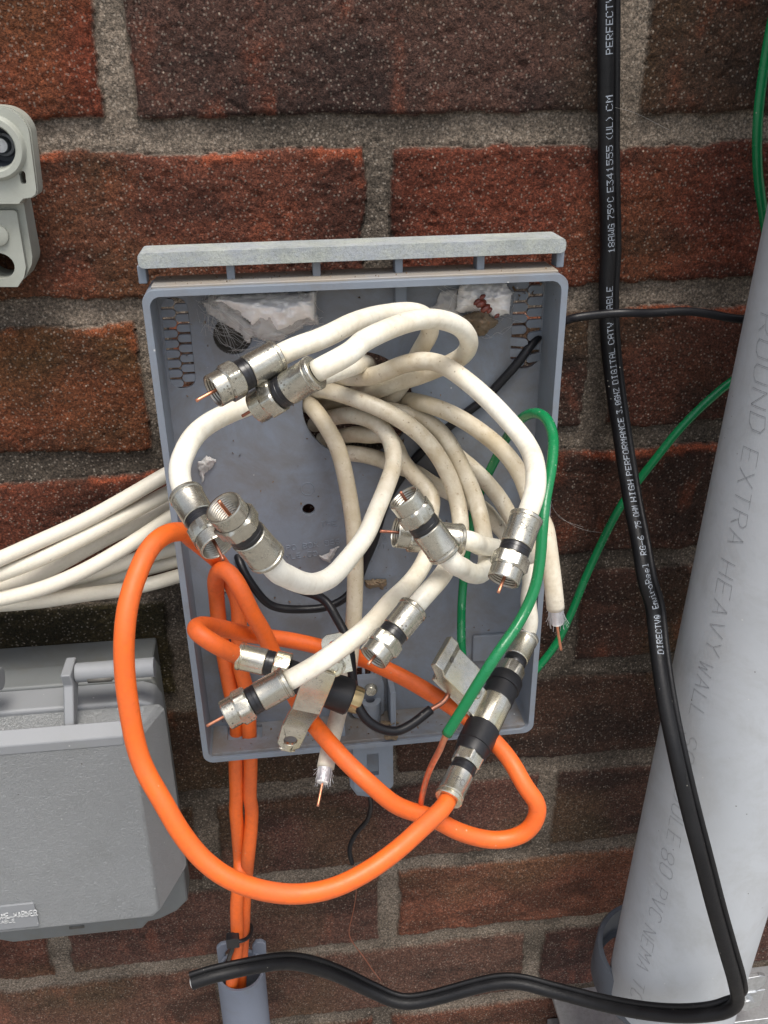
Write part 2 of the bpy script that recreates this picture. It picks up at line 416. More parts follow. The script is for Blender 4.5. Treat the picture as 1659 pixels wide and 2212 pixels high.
rb = hsh(brk.astype(float)+row*13.0, row.astype(float), 51); rc = hsh(brk.astype(float)*3+1, row.astype(float), 77)
pal = np.array([[.080, .032, .023], [.060, .026, .021], [.095, .035, .020], [.068, .029, .022], [.052, .031, .026]])
ci = (rb*4.99).astype(int); cb = pal[ci]
# bricks the photograph shows with a colour of their own: (row, brick) -> colour
OWN = {(0, 0): (.066, .038, .033), (0, -1): (.135, .036, .020), (0, 1): (.055, .033, .023), (1, -1): (.108, .040, .027), (1, 0): (.118, .036, .022),
       (2, -1): (.125, .045, .022), (2, 1): (.075, .030, .021), (3, -1): (.105, .036, .023), (3, -2): (.105, .038, .024), (3, 0): (.060, .030, .022),
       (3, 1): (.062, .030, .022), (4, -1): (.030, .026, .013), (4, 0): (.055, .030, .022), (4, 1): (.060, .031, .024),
       (5, 0): (.056, .032, .024), (6, 0): (.088, .042, .034), (7, 0): (.130, .044, .022), (6, 1): (.062, .034, .026), (7, -1): (.082, .040, .032), (7, -2): (.105, .038, .024),
       (8, -1): (.092, .046, .032), (8, 0): (.080, .042, .032)}
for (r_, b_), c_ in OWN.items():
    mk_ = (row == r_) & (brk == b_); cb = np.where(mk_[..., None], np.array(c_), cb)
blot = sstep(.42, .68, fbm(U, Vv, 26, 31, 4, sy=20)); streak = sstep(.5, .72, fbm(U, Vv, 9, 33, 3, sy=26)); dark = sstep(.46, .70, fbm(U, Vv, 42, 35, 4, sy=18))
colr = cb*np.array([.86, .80, .72])*(.82+.36*fbm(U, Vv, 9, 39, 3))[..., None]
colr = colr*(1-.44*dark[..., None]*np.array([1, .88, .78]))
orange_b = np.array([.22, .058, .026])
colr = colr+(orange_b-colr)*(.28*streak*(rc > .3))[..., None]*blot[..., None]
edge_t = (1-sstep(1.5, 5.5, din+4*n1))*sstep(.42, .6, fbm(U, Vv, 17, 41, 3))*(din > 0)*(rc > .2)
colr = colr+(np.array([.36, .085, .035])-colr)*(.42*edge_t)[..., None]*((np.mod(q, 1) < .3) & (row < 4))[..., None]
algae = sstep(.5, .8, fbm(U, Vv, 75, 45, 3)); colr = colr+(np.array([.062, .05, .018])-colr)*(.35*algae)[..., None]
mc = np.array([.172, .148, .120])*(.66+.62*fbm(U, Vv, 20, 47, 4))[..., None]
mdark = sstep(.48, .70, fbm(U, Vv, 55, 49, 3)); mc = mc*(1-.42*mdark)[..., None]
mc = mc*(1-.32*sstep(-95, -170, Vv))[..., None]*(1+.55*sstep(-300, -450, Vv))[..., None]  # mortar darker below the top joints; painted haze lightens it low down
low_haze = sstep(-300, -470, Vv)[..., None]; colr = colr*(1+.45*low_haze); lum = colr.mean(-1, keepdims=True); colr = colr+(lum*np.array([1.35, .92, .78])-colr)*.35*low_haze  # lens haze painted into the lower bricks: lighter and less saturated
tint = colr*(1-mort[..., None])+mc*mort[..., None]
nx, nz = len(XS), len(ZS)
co = np.empty((nz, nx, 3), np.float32); co[..., 0] = X; co[..., 1] = -hgt/1000-.0008; co[..., 2] = Z
me = bpy.data.meshes.new('brick_wall'); me.vertices.add(nx*nz); me.vertices.foreach_set('co', co.ravel())
I = (np.arange(nz-1)[:, None]*nx+np.arange(nx-1)[None, :]).ravel()
quads = np.stack([I, I+1, I+nx+1, I+nx], 1).astype(np.int32)
me.loops.add(quads.size); me.loops.foreach_set('vertex_index', quads.ravel())
me.polygons.add(len(quads)); me.polygons.foreach_set('loop_start', np.arange(0, quads.size, 4, dtype=np.int32)); me.polygons.foreach_set('loop_total', np.full(len(quads), 4, np.int32))
me.update(calc_edges=True); me.polygons.foreach_set('use_smooth', np.ones(len(quads), bool))
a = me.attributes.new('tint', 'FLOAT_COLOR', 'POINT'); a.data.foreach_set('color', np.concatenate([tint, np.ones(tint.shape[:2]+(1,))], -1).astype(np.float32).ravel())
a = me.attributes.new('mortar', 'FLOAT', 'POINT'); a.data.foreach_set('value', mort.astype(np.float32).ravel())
me.materials.append(BRICK)
wall = bpy.data.objects.new('brick_wall', me); COL.objects.link(wall)
tag(wall, 'weathered dark red brick wall with sandy grey mortar joints behind everything', 'brick wall')

# ------------------------------------------------------------------ open grey cable box
BO = W('Z', 303, 628, 66); _a = math.radians(.54); BU = np.array([math.cos(_a), 0, math.sin(_a)]); BV = np.array([math.sin(_a), 0, -math.cos(_a)])
BO = np.array([BO[0], 0, BO[2]]); BW, BH = 159.2, 222.0
def BX(u_, v_, w_): return BO+BU*u_/1000+BV*v_/1000+np.array([0, -w_/1000, 0])
def buv(k, x, y, w_):
    p = W(k, x, y, w_)-BO; return p.dot(BU)*1000, p.dot(BV)*1000
HB, HR = 45.0, 66.0
box = empty('cable_box', BX(0, BH, 0), 'open square grey plastic cable box with no lid, tangled cables inside', 'cable box')
cu, cv = buv('L', 735, 705, HB)
r_hole = 520*.2315/ (1.129e-3*(4950-876)*397/(397-HB))
sh_u, sh_v = buv('C', 1020, 508, HB)
ov_u, ov_v = buv('A', 690, 700, HB)
vl = [buv('A', x, y, HB) for x, y in ((195, 455), (455, 1040))]; vr = [buv('B', x, y, HB) for x, y in ((1205, 330), (1402, 905))]
VL = (vl[0][0]+1, vl[0][1], vl[1][0], vl[1][1]); VR = (vr[0][0], vr[0][1], min(BW-3.2, vr[1][0]+.5), vr[1][1])
sl = [buv('Q', x, y, HB) for x, y in ((960, 770), (1340, 960))]
floor_slot = [buv('E', x, y, HB) for x, y in ((360, 790), (600, 850))]
fu0, fu1 = floor_slot[0][0], floor_slot[1][0]
holes = [circ(cu, cv, r_hole, 48), circ(sh_u, sh_v, 2.7, 20), rrect(*VL, 4.6, 6), rrect(*VR, 5.5, 6),
         rrect(sl[0][0], sl[0][1], sl[1][0], sl[1][1]+1, 2, 3), circ(ov_u, ov_v, 7.6, 32)]
plate_g = extrude(rrect(1, 1, BW-1, BH-1, 4), [], HB-2.2, HB, BX)
for h_ in holes:
    g2 = cut(plate_g, extrude(h_, [], HB-6, HB+4, BX)); print('cut', len(g2[0]), [round(float(v), 1) for v in (*h_[0], *h_[len(h_)//2])])
    if len(g2[0]): plate_g = g2
bp = mk('back_plate', plate_g, BOXB, box, angle=30, bevel=.0003)
ringg = extrude(rrect(0, 0, BW, BH, 5, 7), [rrect(2.6, 2.6, BW-2.6, BH-2.6, 4, 7)], 44, HR, BX)
mk('rim', ringg, BOXP, box, angle=30, bevel=.0005)
fl = extrude([(4, HB), (BW-4, HB), (BW-4, HR-1.2), (4, HR-1.2)], [[(fu0, HB+1.5), (fu1+1, HB+1.5), (fu1+1, HB+11), (fu0, HB+11)]], BH-4.4, BH-.35, lambda a_, b_, c_: BX(a_, c_, b_))
mk('floor', fl, BOXF, box, angle=30, bevel=.0002)
mk('ledge', boxm(BX, 3.5, BW-3.5, -.9, .4, 46, HR-2.5), SHELF, box, angle=30, bevel=.0004)
# hinge bar on posts
bl = (W('Z', 300, 583, 60)-BO); br_ = (W('Z', 1222, 545, 60)-BO)
b_u0, b_u1, b_v1 = bl.dot(BU)*1000, br_.dot(BU)*1000, (bl.dot(BV)+br_.dot(BV))*500
bar = extrude(rrect(b_u0, b_v1-5.6, b_u1, b_v1, 1.8, 4), [], 45, 60, BX)
bar_o = mk('hinge_bar', bar, BARP, box, angle=30, bevel=.0009, bseg=3)
for xx in (300+6, 497, 683, 861, 1038, 1210):
    yb = 583-(xx-300)*.0412
    pu = (W('Z', xx, yb, 56)-BO).dot(BU)*1000
    mk('post', boxm(BX, pu-1.5, pu+1.5, b_v1-.5, -.5, 50, 57), BOXP, box, angle=30, bevel=.0003)
mk('hanging_tab', boxm(BX, *(buv('B', 415, 380, HB)[0]+np.array([0, 4.5])), 2.4, 13, HB-.2, HB+5), BOXP, box, angle=30, bevel=.0003)
# vent grilles: fingers from both sides
def vent(VV, n, name, curl=()):
    u0, v0, u1, v1 = VV; g = []; p = (v1-v0)/n; mid = (u0+u1)/2; hf = p*.375
    for i in range(n):
        for sd in (0, 1):
            vc = v0+(i+.5+(.5 if sd else 0))*p
            if vc+hf > v1+1.5: continue
            a_, b_ = (u0-.6, mid+.15) if sd == 0 else (mid-.15, u1+.6)
            inset = max(0, hf-0.2)
            if sd == 0: pts = [(a_, vc-hf), (b_-inset, vc-hf)]+[(b_-inset+inset*math.sin(t), vc-hf*math.cos(t)) for t in np.linspace(.4, math.pi-.4, 6)]+[(b_-inset, vc+hf), (a_, vc+hf)]
            else: pts = [(b_, vc+hf), (a_+inset, vc+hf)]+[(a_+inset-inset*math.sin(t), vc+hf*math.cos(t)) for t in np.linspace(.4, math.pi-.4, 6)]+[(a_+inset, vc-hf), (b_, vc-hf)]
            k = 1.0 if (sd, i) in curl else 0
            g.append(extrude(pts, [], HB-1.9, HB-.4, lambda x_, y_, w_, k=k, a0=(u0 if sd == 0 else u1): BX(x_, y_, w_+k*.55*abs(x_-a0))))
    return mk(name, merge(*g), BOXP, box, angle=30, bevel=.00012)
tag(vent(VL, 9, 'vent_grille'), 'clean vent grille at the left of the box')
tag(vent(VR, 8, 'vent_grille', ((0, 5), (0, 6), (1, 4), (1, 6))), 'dirty vent grille with bent fingers at the right of the box')
# patch, slot webs, bosses, tab
pu, pv = buv('F', 850, 185, HB); mk('raised_pad', boxm(BX, pu, pu+26, pv, pv+15, HB-.2, HB+1.6), BOXP, box, angle=30, bevel=.0005)
for i in (.32, .62): mk('slot_web', boxm(BX, sl[0][0]+i*(sl[1][0]-sl[0][0]), sl[0][0]+(i+.1)*(sl[1][0]-sl[0][0]), sl[0][1]-.5, sl[1][1]+1.2, HB-2.0, HB-.3), BOXP, box)
bu, bv = buv('S', 730, 600, 56)
mk('screw_boss', merge(lathe(BX(bu, BH-16, 50), BV, [(0, 2.2), (0, 5.2), (14.5, 5.0), (15.2, 4.4), (15.2, 3.0), (5, 2.6)], 30), boxm(BX, bu-16, bu-13.5, BH-24, BH-4.3, HB-.1, HB+16), boxm(BX, bu+9, bu+11.5, BH-26, BH-4.3, HB-.1, HB+14),
      extrude(rrect(bu-9, BH-28, bu+7, BH-4.3, 4), [], HB-.1, HB+4, BX)), BOXP, box, angle=35)
mk('lock_screw', lathe(BX(bu+.5, BH-22, HB+4), (0, -1, 0), [(0, 3.2), (1.6, 3.2), (2.6, 2.5), (2.8, 0.01)], 24), NICKEL, box, angle=35)
tu0, tv0 = buv('S', 390, 860, 48); tu1, tv1 = buv('S', 1100, 1560, 48)
h0, h1 = buv('S', 635, 965, 48), buv('S', 845, 1320, 48)
mk('latch_tab', extrude(rrect(tu0, BH-.5, tu1, tv1, 3.4), [[(h0[0], h0[1]), (h1[0], h0[1]), (h1[0], h1[1]), (h0[0], h1[1])]], 45.6, 48.6, BX), BOXP, box, angle=30, bevel=.0005)
tu2, tv2 = buv('S', 300, 1100, 32); tu3, tv3 = buv('S', 850, 1725, 32)
mk('rear_flange', extrude([(tu2, BH-6), (tu3+6, BH-6), (tu3+5, tv3-8), (tu3-1, tv3-1), (tu3-6, tv3), (tu3-12, tv3-2), (tu2+1, tv3-9)], [], 28, 31, BX), BOXP, box, angle=30, bevel=.0004)
# moulded ring and lettering on the back plate
SF = {'A': ['0,0 2,6 4,0', '.8,2.2 3.2,2.2'], 'B': ['0,0 0,6 3,6 4,5 4,4 3,3 0,3', '3,3 4,2 4,1 3,0 0,0'], 'C': ['4,5 3,6 1,6 0,5 0,1 1,0 3,0 4,1'],
      'D': ['0,0 0,6 2.6,6 4,4.6 4,1.4 2.6,0 0,0'], 'E': ['4,0 0,0 0,6 4,6', '0,3 3,3'], 'H': ['0,0 0,6', '4,0 4,6', '0,3 4,3'], 'I': ['2,0 2,6', '1,0 3,0', '1,6 3,6'], 'L': ['0,6 0,0 4,0'],
      'M': ['0,0 0,6 2,3 4,6 4,0'], 'N': ['0,0 0,6 4,0 4,6'], 'O': ['1,0 0,1 0,5 1,6 3,6 4,5 4,1 3,0 1,0'], 'P': ['0,0 0,6 3,6 4,5 4,4 3,3 0,3'],
      'R': ['0,0 0,6 3,6 4,5 4,4 3,3 0,3', '2,3 4,0'], 'S': ['0,1 1,0 3,0 4,1 4,2 3,3 1,3 0,4 0,5 1,6 3,6 4,5'], 'T': ['2,0 2,6', '0,6 4,6'], 'U': ['0,6 0,1 1,0 3,0 4,1 4,6'],
      'V': ['0,6 2,0 4,6'], 'W': ['0,6 1,0 2,4 3,0 4,6'], 'X': ['0,0 4,6', '0,6 4,0'], 'Y': ['0,6 2,3 4,6', '2,3 2,0'], '8': ['1,3 0,4 0,5 1,6 3,6 4,5 4,4 3,3 1,3 0,2 0,1 1,0 3,0 4,1 4,2 3,3'],
      '0': ['1,0 0,1 0,5 1,6 3,6 4,5 4,1 3,0 1,0'], '9': ['0,1 1,0 3,0 4,1 4,5 3,6 1,6 0,5 0,4 1,3 4,3'], '5': ['0,1 1,0 3,0 4,1 4,2 3,3 0,3 0,6 4,6'], '6': ['4,5 3,6 1,6 0,5 0,1 1,0 3,0 4,1 4,2 3,3 0,3'], ' ': []}
def strokes(txt, adv=5.6):
    out = []
    for i, ch in enumerate(txt):
        for s_ in SF.get(ch, []):
            out.append([(i*adv+float(p.split(',')[0]), float(p.split(',')[1])) for p in s_.split()])
    return out, (len(txt)-1)*adv+4
def ribbons(polys, fr, w, lift=0.0, sub=.8):
    """flat strokes of half-width w (font units), fr(u,v,lift)->point"""
    V = []; F_ = []
    for pl in polys:
        for (x0, y0), (x1, y1) in zip(pl[:-1], pl[1:]):
            L_ = math.hypot(x1-x0, y1-y0); n_ = max(1, int(L_/sub)); nx_, ny_ = -(y1-y0)/L_*w, (x1-x0)/L_*w
            for j in range(n_):
                a0, a1 = j/n_, (j+1)/n_
                pts = [(x0+(x1-x0)*a0+nx_, y0+(y1-y0)*a0+ny_), (x0+(x1-x0)*a1+nx_, y0+(y1-y0)*a1+ny_), (x0+(x1-x0)*a1-nx_, y0+(y1-y0)*a1-ny_), (x0+(x1-x0)*a0-nx_, y0+(y1-y0)*a0-ny_)]
                b = len(V); V += [fr(p[0], p[1], lift) for p in pts]; F_.append((b, b+1, b+2, b+3))
    return V, F_
def emboss(txt, k, x0, y0, x1, y1, hh):
    a_ = np.array(buv(k, x0, y0, HB)); b_ = np.array(buv(k, x1, y1, HB)); st, wd = strokes(txt); sc = np.linalg.norm(b_-a_)/wd; d_ = (b_-a_)/np.linalg.norm(b_-a_); n_ = np.array([d_[1], -d_[0]]); sy = hh/6
    gg = []
    for pl in st:
        pts = [BX(*(a_+d_*x_*sc+n_*y_*sy), HB+.06) for x_, y_ in pl]
        gg.append(tube(resample(pts, .0007), .00024, 5, False))
    return merge(*gg)
lt = merge(emboss('THE', 'O', 625, 530, 770, 520, 2.5), emboss('PO BOX 955', 'O', 305, 752, 800, 690, 2.4), emboss('YLE CO', 'O', 300, 835, 590, 800, 2.4), emboss('S', 'O', 1200, 655, 1235, 650, 2.4), emboss('NT', 'O', 1130, 730, 1235, 728, 2.4),
           tube([BX(*(np.array(buv('C', 1015, 373, HB))+2.9*np.array([math.cos(t), math.sin(t)])), HB+.02) for t in np.linspace(0, 6.3, 40)], .0002, 5, False))
mk('embossed_lettering', lt, BOXP, box)

# ------------------------------------------------------------------ loose cables: control points, then a relaxation in depth
CAB = {}
def remap(txt):
    """depths below 90 mm were read against a shallower back plate: move them out"""
    out = []
    for t in txt.split(';'):
        w = t.split()
        if w:
            h = float(w[-1]); h = h*1.5 if h < 30 else (h+15*(1-(h-30)/60) if h < 90 else h); w[-1] = '%.2f' % h; out.append(' '.join(w))
    return '; '.join(out)
def cable(key, txt, r, fix=(0, 0)):
    Q = Ws(remap(txt) if key[0] in 'cgbo' and key != 'g2' else txt); d = np.diff(Q, axis=0); l = np.linalg.norm(d, axis=1)
    for i in range(len(d)-1):
        if d[i].dot(d[i+1])/(l[i]*l[i+1]) < .35 or l[i] < .003: print('KINK', key, i+1, round(d[i].dot(d[i+1])/(l[i]*l[i+1]), 2), l[i].round(4))
    P = spline(Q, .0016); CAB[key] = dict(P=P, r=r, fix=fix)
R6 = .00352
cable('c1', 'A 985 835 123; 1110 780 120; 1300 705 112; B 160 612 98; 380 555 74; 560 545 64; 650 600 58; 650 690 53; 590 790 47; L 1190 430 38; 1060 620 30; 930 700 22; 800 740 8', R6, (1, 0))
cable('c2', 'A 1235 935 133; 1330 890 132; 1480 797 128; B 200 745 120; 400 648 110; 600 592 98; 740 598 90; 860 650 82; 910 740 74; 870 830 64; 760 890 56; L 1300 430 46; 1100 490 38; 920 560 32; 740 590 26; 560 650 18; 400 700 8', R6, (1, 0))
cable('c3', 'C 215 405 136; 195 310 135; 185 210 132; 220 110 128; A 480 1310 118; 620 1225 112; 780 1160 104; 980 1080 94; L 250 480 80; 460 410 66; 660 350 52; 780 310 38; 835 350 18; 800 430 5', R6, (1, 0))
cable('c4', 'C 750 825 174; O 150 890 173; 290 985 167; 440 1050 158; 560 1065 149; 720 1000 137; 880 830 120; 1050 600 104; L 900 1700 92; 1010 1430 74; 1070 1220 60; 1030 1010 50; 900 860 42; 700 795 34; 500 815 24; 330 880 6', R6, (1, 0))
cable('c5', 'M 600 1610 152; 700 1700 148; 830 1790 140; 935 1795 128; 990 1700 112; 975 1550 92; 935 1300 72; 875 1080 64; 790 880 58; 700 690 54; 570 490 50; 390 355 46; 200 300 40; L 1000 745 30; 800 730 12', R6, (1, 0))
cable('c6', 'M 750 1480 130; 900 1530 122; 1080 1560 108; 1250 1610 92; 1380 1640 80; 1400 1560 68; 1320 1430 58; 1220 1290 50; 1120 1110 46; 990 950 42; 860 820 40; 700 690 36; 560 520 34; 380 420 30; L 950 800 14', R6, (1, 0))
cable('c7', 'M 1362 1262 143; 1400 1160 141; 1445 980 135; 1440 800 126; 1350 570 108; 1160 340 100; 930 110 88; 720 -60 78; L 1500 310 70; 1340 285 64; 1150 320 58; 960 400 50; 780 445 44; 600 440 36; 450 430 24; 330 470 5', R6, (1, 0))
cable('c8', 'D 548 1150 134; M 450 1960 130; 560 1830 120; 650 1690 106; 715 1560 92; 745 1400 78; 735 1250 68; 705 1090 62; 640 900 60; 540 710 58; 400 530 56; 200 370 54; 0 260 52; L 650 620 40; 440 560 32; 330 570 22; 250 640 4', R6, (1, 0))
cable('c9', 'E 800 520 146; 900 465 145; 1050 372 142; 1250 232 136; 1400 108 129; D 390 1115 120; 514 998 110; 605 870 97; 655 730 82; 645 590 68; M 480 1080 56; 350 920 50; 190 740 46; L 1080 1060 42; 960 960 38; 860 990 34; 740 970 30; 600 990 22; 380 1030 6', R6, (1, 0))
cable('c10', 'F 1245 195 68; 1272 90 68; D 1292 1100 66; 1310 950 60; M 1340 1700 58; 1290 1560 50; 1200 1470 42; 1080 1340 38; 960 1190 37; 800 1120 37; 620 1030 36; 450 940 35; L 1280 1330 35; 1100 1270 34; 900 1190 32; 700 1150 30; 520 1160 24; 440 1130 12', R6, (1, 0))
cable('cut1', 'D 1472 1150 112; 1462 1050 112; 1445 900 108; 1425 750 104; 1400 600 98; M 1440 1220 92; 1380 1080 84; 1330 930 78; 1240 770 72; 1100 610 66; 900 450 60; 650 300 54; 400 210 46; L 1180 655 36; 1000 690 26; 850 690 10', R6, (1, 0))
cable('cut2', 'E 1072 1150 122; 1085 1080 119; 1140 850 106; 1200 620 94; 1245 400 84; 1268 200 76; O 942 1150 68; 945 850 60; 930 520 54; L 640 1490 49; 590 1250 48; 530 1060 46; 420 870 42; 330 745 34; 265 680 22; 235 700 6', R6, (1, 0))
RO = .00352
cable('o1', 'R 495 1805 144; 455 1885 147; I 1600 240 155; 1450 375 162; 1250 515 168; 1050 605 171; 850 635 172; 650 612 171; 450 540 170; 300 430 166; 170 270 162; 70 100 158; H 945 850 150; 865 500 145; 832 200 141; G 905 1250 138; 935 1040 132; 1000 840 125; 1085 660 118; 1200 560 110; 1320 540 102; C 260 700 88; 360 780 72; 450 870 58; 510 980 50; 560 1120 46; E 450 400 44; 490 550 43; 515 700 41; 517 840 39; 528 1100 37; 526 1400 36; I 588 100 36; 585 250 36; 565 450 37; 548 650 38; 540 850 38; 530 1020 37; 520 1200 34; 515 1350 32', RO, (1, 1))
cable('o2', 'E 440 335 104; 330 285 110; 210 215 113; 130 155 110; 165 115 100; 300 130 86; 500 180 72; 800 220 66; 1000 262 66; 1300 345 70; F 150 400 84; 350 495 92; 550 610 98; 780 760 108; 980 930 118; 1120 1090 128; 1240 1300 138; Z 1163 1740 141; 1140 1795 142; 1080 1815 142; 1000 1800 141; 930 1765 140; E 1600 1430 138; 1400 1270 136; 1200 1080 128; 1010 860 114; 890 700 98; 790 520 84; 690 320 80; 620 160 82; 540 30 84; C 560 1000 84; 500 915 80; 450 900 74; 415 960 62; 420 1090 45; 435 1250 43; E 330 300 42; 375 550 41; 410 720 40; 430 850 39; 420 1100 37; 425 1400 36; I 495 100 36; 510 300 36; 520 480 37; 500 700 45; 505 900 46; 492 1040 46; 470 1180 40; 475 1350 34', RO, (1, 1))
cable('g1', 'F 662 905 158; 760 750 158; 900 520 157; 1050 290 155; D 1240 1235 146; 1335 1030 141; 1372 830 136; 1385 640 132; 1405 450 125; 1445 240 114; 1458 90 106; B 1455 1340 100; 1425 1250 96; 1365 1205 90; 1290 1215 80; 1210 1280 66; 1150 1370 54; D 1110 120 46; 1040 260 42; 985 380 40; 930 560 38; 895 750 38; 872 950 40; 858 1150 46; F 768 50 54; 770 300 72; 795 450 90; 840 570 106', .0020, (1, 1))
cable('b1', 'J 1620 430 20; 1500 408 18; 1400 402 17; 1250 372 16; 1100 356 15; 900 368 15; 700 366 16; 560 378 14; 400 400 12; B 1390 690 26; 1330 735 34; 1240 860 35; 1130 985 34; 1000 1120 33.5; 880 1210 33; M 620 440 33; 320 725 33; L 1180 1310 33; 1000 1600 33; O 1110 700 34; 1040 850 34; 960 1060 34; 850 1200 38; 700 1275 40; 540 1300 40; C 780 1140 40; 680 1040 40; 600 920 38; 560 820 32; 550 770 26', .0019, (0, 0))
cable('b2', 'O 380 1100 46; 470 1135 56; 570 1165 66; 680 1225 72; E 1150 60 78; 1215 170 84; 1250 300 92; 1265 450 102; 1280 600 112; 1330 750 118; 1430 850 120; 1540 885 121; F 300 890 120; 420 825 118; 545 725 114', .00195, (0, 1))
cable('b3', 'S 640 1600 20; 700 1740 18; 712 1850 16; 690 2000 14; 630 2150 12; I 1215 265 10; 1172 350 9; 1172 400 9; 1188 455 10', .00135, (0, 0))
def bun(key, txt): cable(key, '; '.join(' '.join(w.split()[:-1]+['%.1f' % (float(w.split()[-1])*1.4)]) for w in txt.split(';')), .0034)
bun('w1', 'G -1100 1002 30; -200 820 30; 0 738 29; 300 605 27; 600 468 25; 900 305 22; 1200 130 17; 1400 20 12')
bun('w2', 'G -1100 1094 27; -200 920 27; 0 850 28; 300 735 28; 600 588 26; 900 430 22; 1230 255 14; 1400 170 10')
bun('w3', 'G -1100 1156 16; -200 990 16; 0 940 17; 250 870 19; 500 740 20; 800 575 18; 1000 480 15; 1240 345 10; 1400 280 8')
bun('w4', 'G -1100 1228 28; -200 1070 28; 0 1030 28; 300 955 30; 600 830 30; 900 660 27; 1100 530 21; 1260 420 13; 1400 340 9')
bun('w5', 'G -1100 1235 16; -200 1085 16; 50 1068 17; 300 1045 18; 600 1000 19; 900 960 18; 1100 918 16; 1320 855 12; 1450 820 9')
bun('w6', 'G -1100 1202 8; -200 1060 8; 200 1010 8; 480 950 9; 700 905 10; 900 850 10; 1100 800 9; 1310 745 8; 1450 700 6')
bun('w7', 'G -1100 1144 9; -200 1010 9; 200 980 9; 450 900 10; 640 860 12; 850 790 13; 1050 720 12; 1300 655 9; 1450 610 7')
# two-lobed black cable: main lobe centre line
SI = 'U 958 -60 7; 958 300 7; 960 700 7; 968 1100 7; J 612 200 7; 615 420 8; 628 620 9; 655 850 12; 690 1090 18; 726 1320 27; 765 1560 38; 812 1800 50; 855 2050 62; K 770 -20 62; 800 250 78; 838 500 92; 895 780 106; 960 1060 116; 1030 1330 124; 1100 1600 130; 1165 1830 134; 1215 2010 135; 1222 2100 134; 1165 2145 132; 1050 2165 128; 900 2170 120; 700 2150 108; 500 2110 94; 250 2045 80; 0 1992 70; I 1500 1285 64; 1300 1215 60; 1120 1130 60; 950 1070 64; 800 1045 70; 650 1060 77; 500 1090 82; 350 1125 84; 235 1162 85'
cable('si', SI, .0036, (0, 0))

def relax(iters=60):
    keys = list(CAB); P = []; R_ = []; K = []; Wt = []; st = []
    for i, k in enumerate(keys):
        c = CAB[k]; n = len(c['P']); st.append((len(K), len(K)+n)); P.append(c['P']); R_ += [c['r']]*n; K += [i]*n
        w = np.ones(n); m = 8
        if c['fix'][0]: w[:m] = np.linspace(0, 1, m)
        if c['fix'][1]: w[-m:] = np.linspace(1, 0, m)
        Wt.append(w)
    P = np.vstack(P); R_ = np.array(R_); K = np.array(K); Wt = np.concatenate(Wt)
    D = P-CAMP; T = np.linalg.norm(D, axis=1); Dn = D/T[:, None]
    for it in range(iters):
        P = CAMP+Dn*T[:, None]
        mv = np.zeros(len(T)); cnt = np.zeros(len(T))
        for s in range(0, len(T), 600):
            e = min(len(T), s+600); d = P[s:e, None]-P[None]; dd = np.sqrt((d**2).sum(-1)); rr = (R_[s:e, None]+R_[None])*1.0
            hit = (dd < rr) & (K[s:e, None] != K[None])
            i_, j_ = np.nonzero(hit); i2 = i_+s
            sgn = np.where(np.abs(T[i2]-T[j_]) < 2e-4, np.where(K[i2] < K[j_], -1, 1), np.sign(T[i2]-T[j_]))
            push = sgn*(rr[i_, j_]-dd[i_, j_])*.45
            big = np.zeros(len(T)); np.add.at(mv, i2, push); np.add.at(cnt, i2, 1)
        mv = np.where(cnt > 0, mv/np.maximum(cnt, 1), 0)*Wt
        for a_, b_ in st:                                # spread each push smoothly along its cable
            s_ = mv[a_:b_].copy()
            for _ in range(10): s_[1:-1] = .25*s_[:-2]+.5*s_[1:-1]+.25*s_[2:]
            mv[a_:b_] = np.where(np.abs(mv[a_:b_]) > np.abs(s_), .5*mv[a_:b_]+.5*s_, s_)*Wt[a_:b_]
        T = T+mv
        P = CAMP+Dn*T[:, None]; hh = -P[:, 1]; low = np.maximum(0, R_+.0015-hh); T = T-low/np.maximum(.2, Dn[:, 1])
        if it % 4 == 3:
            for a_, b_ in st:
                s_ = T[a_:b_].copy(); s_[1:-1] = .25*s_[:-2]+.5*s_[1:-1]+.25*s_[2:]; T[a_:b_] = s_*Wt[a_:b_]+T[a_:b_]*(1-Wt[a_:b_])
    for a_, b_ in st:
        for _ in range(10): s_ = T[a_:b_].copy(); s_[1:-1] = .25*s_[:-2]+.5*s_[1:-1]+.25*s_[2:]; T[a_:b_] = s_*Wt[a_:b_]+T[a_:b_]*(1-Wt[a_:b_])
    P = CAMP+Dn*T[:, None]
    for (a_, b_), k in zip(st, keys): CAB[k]['P'] = P[a_:b_]
relax()

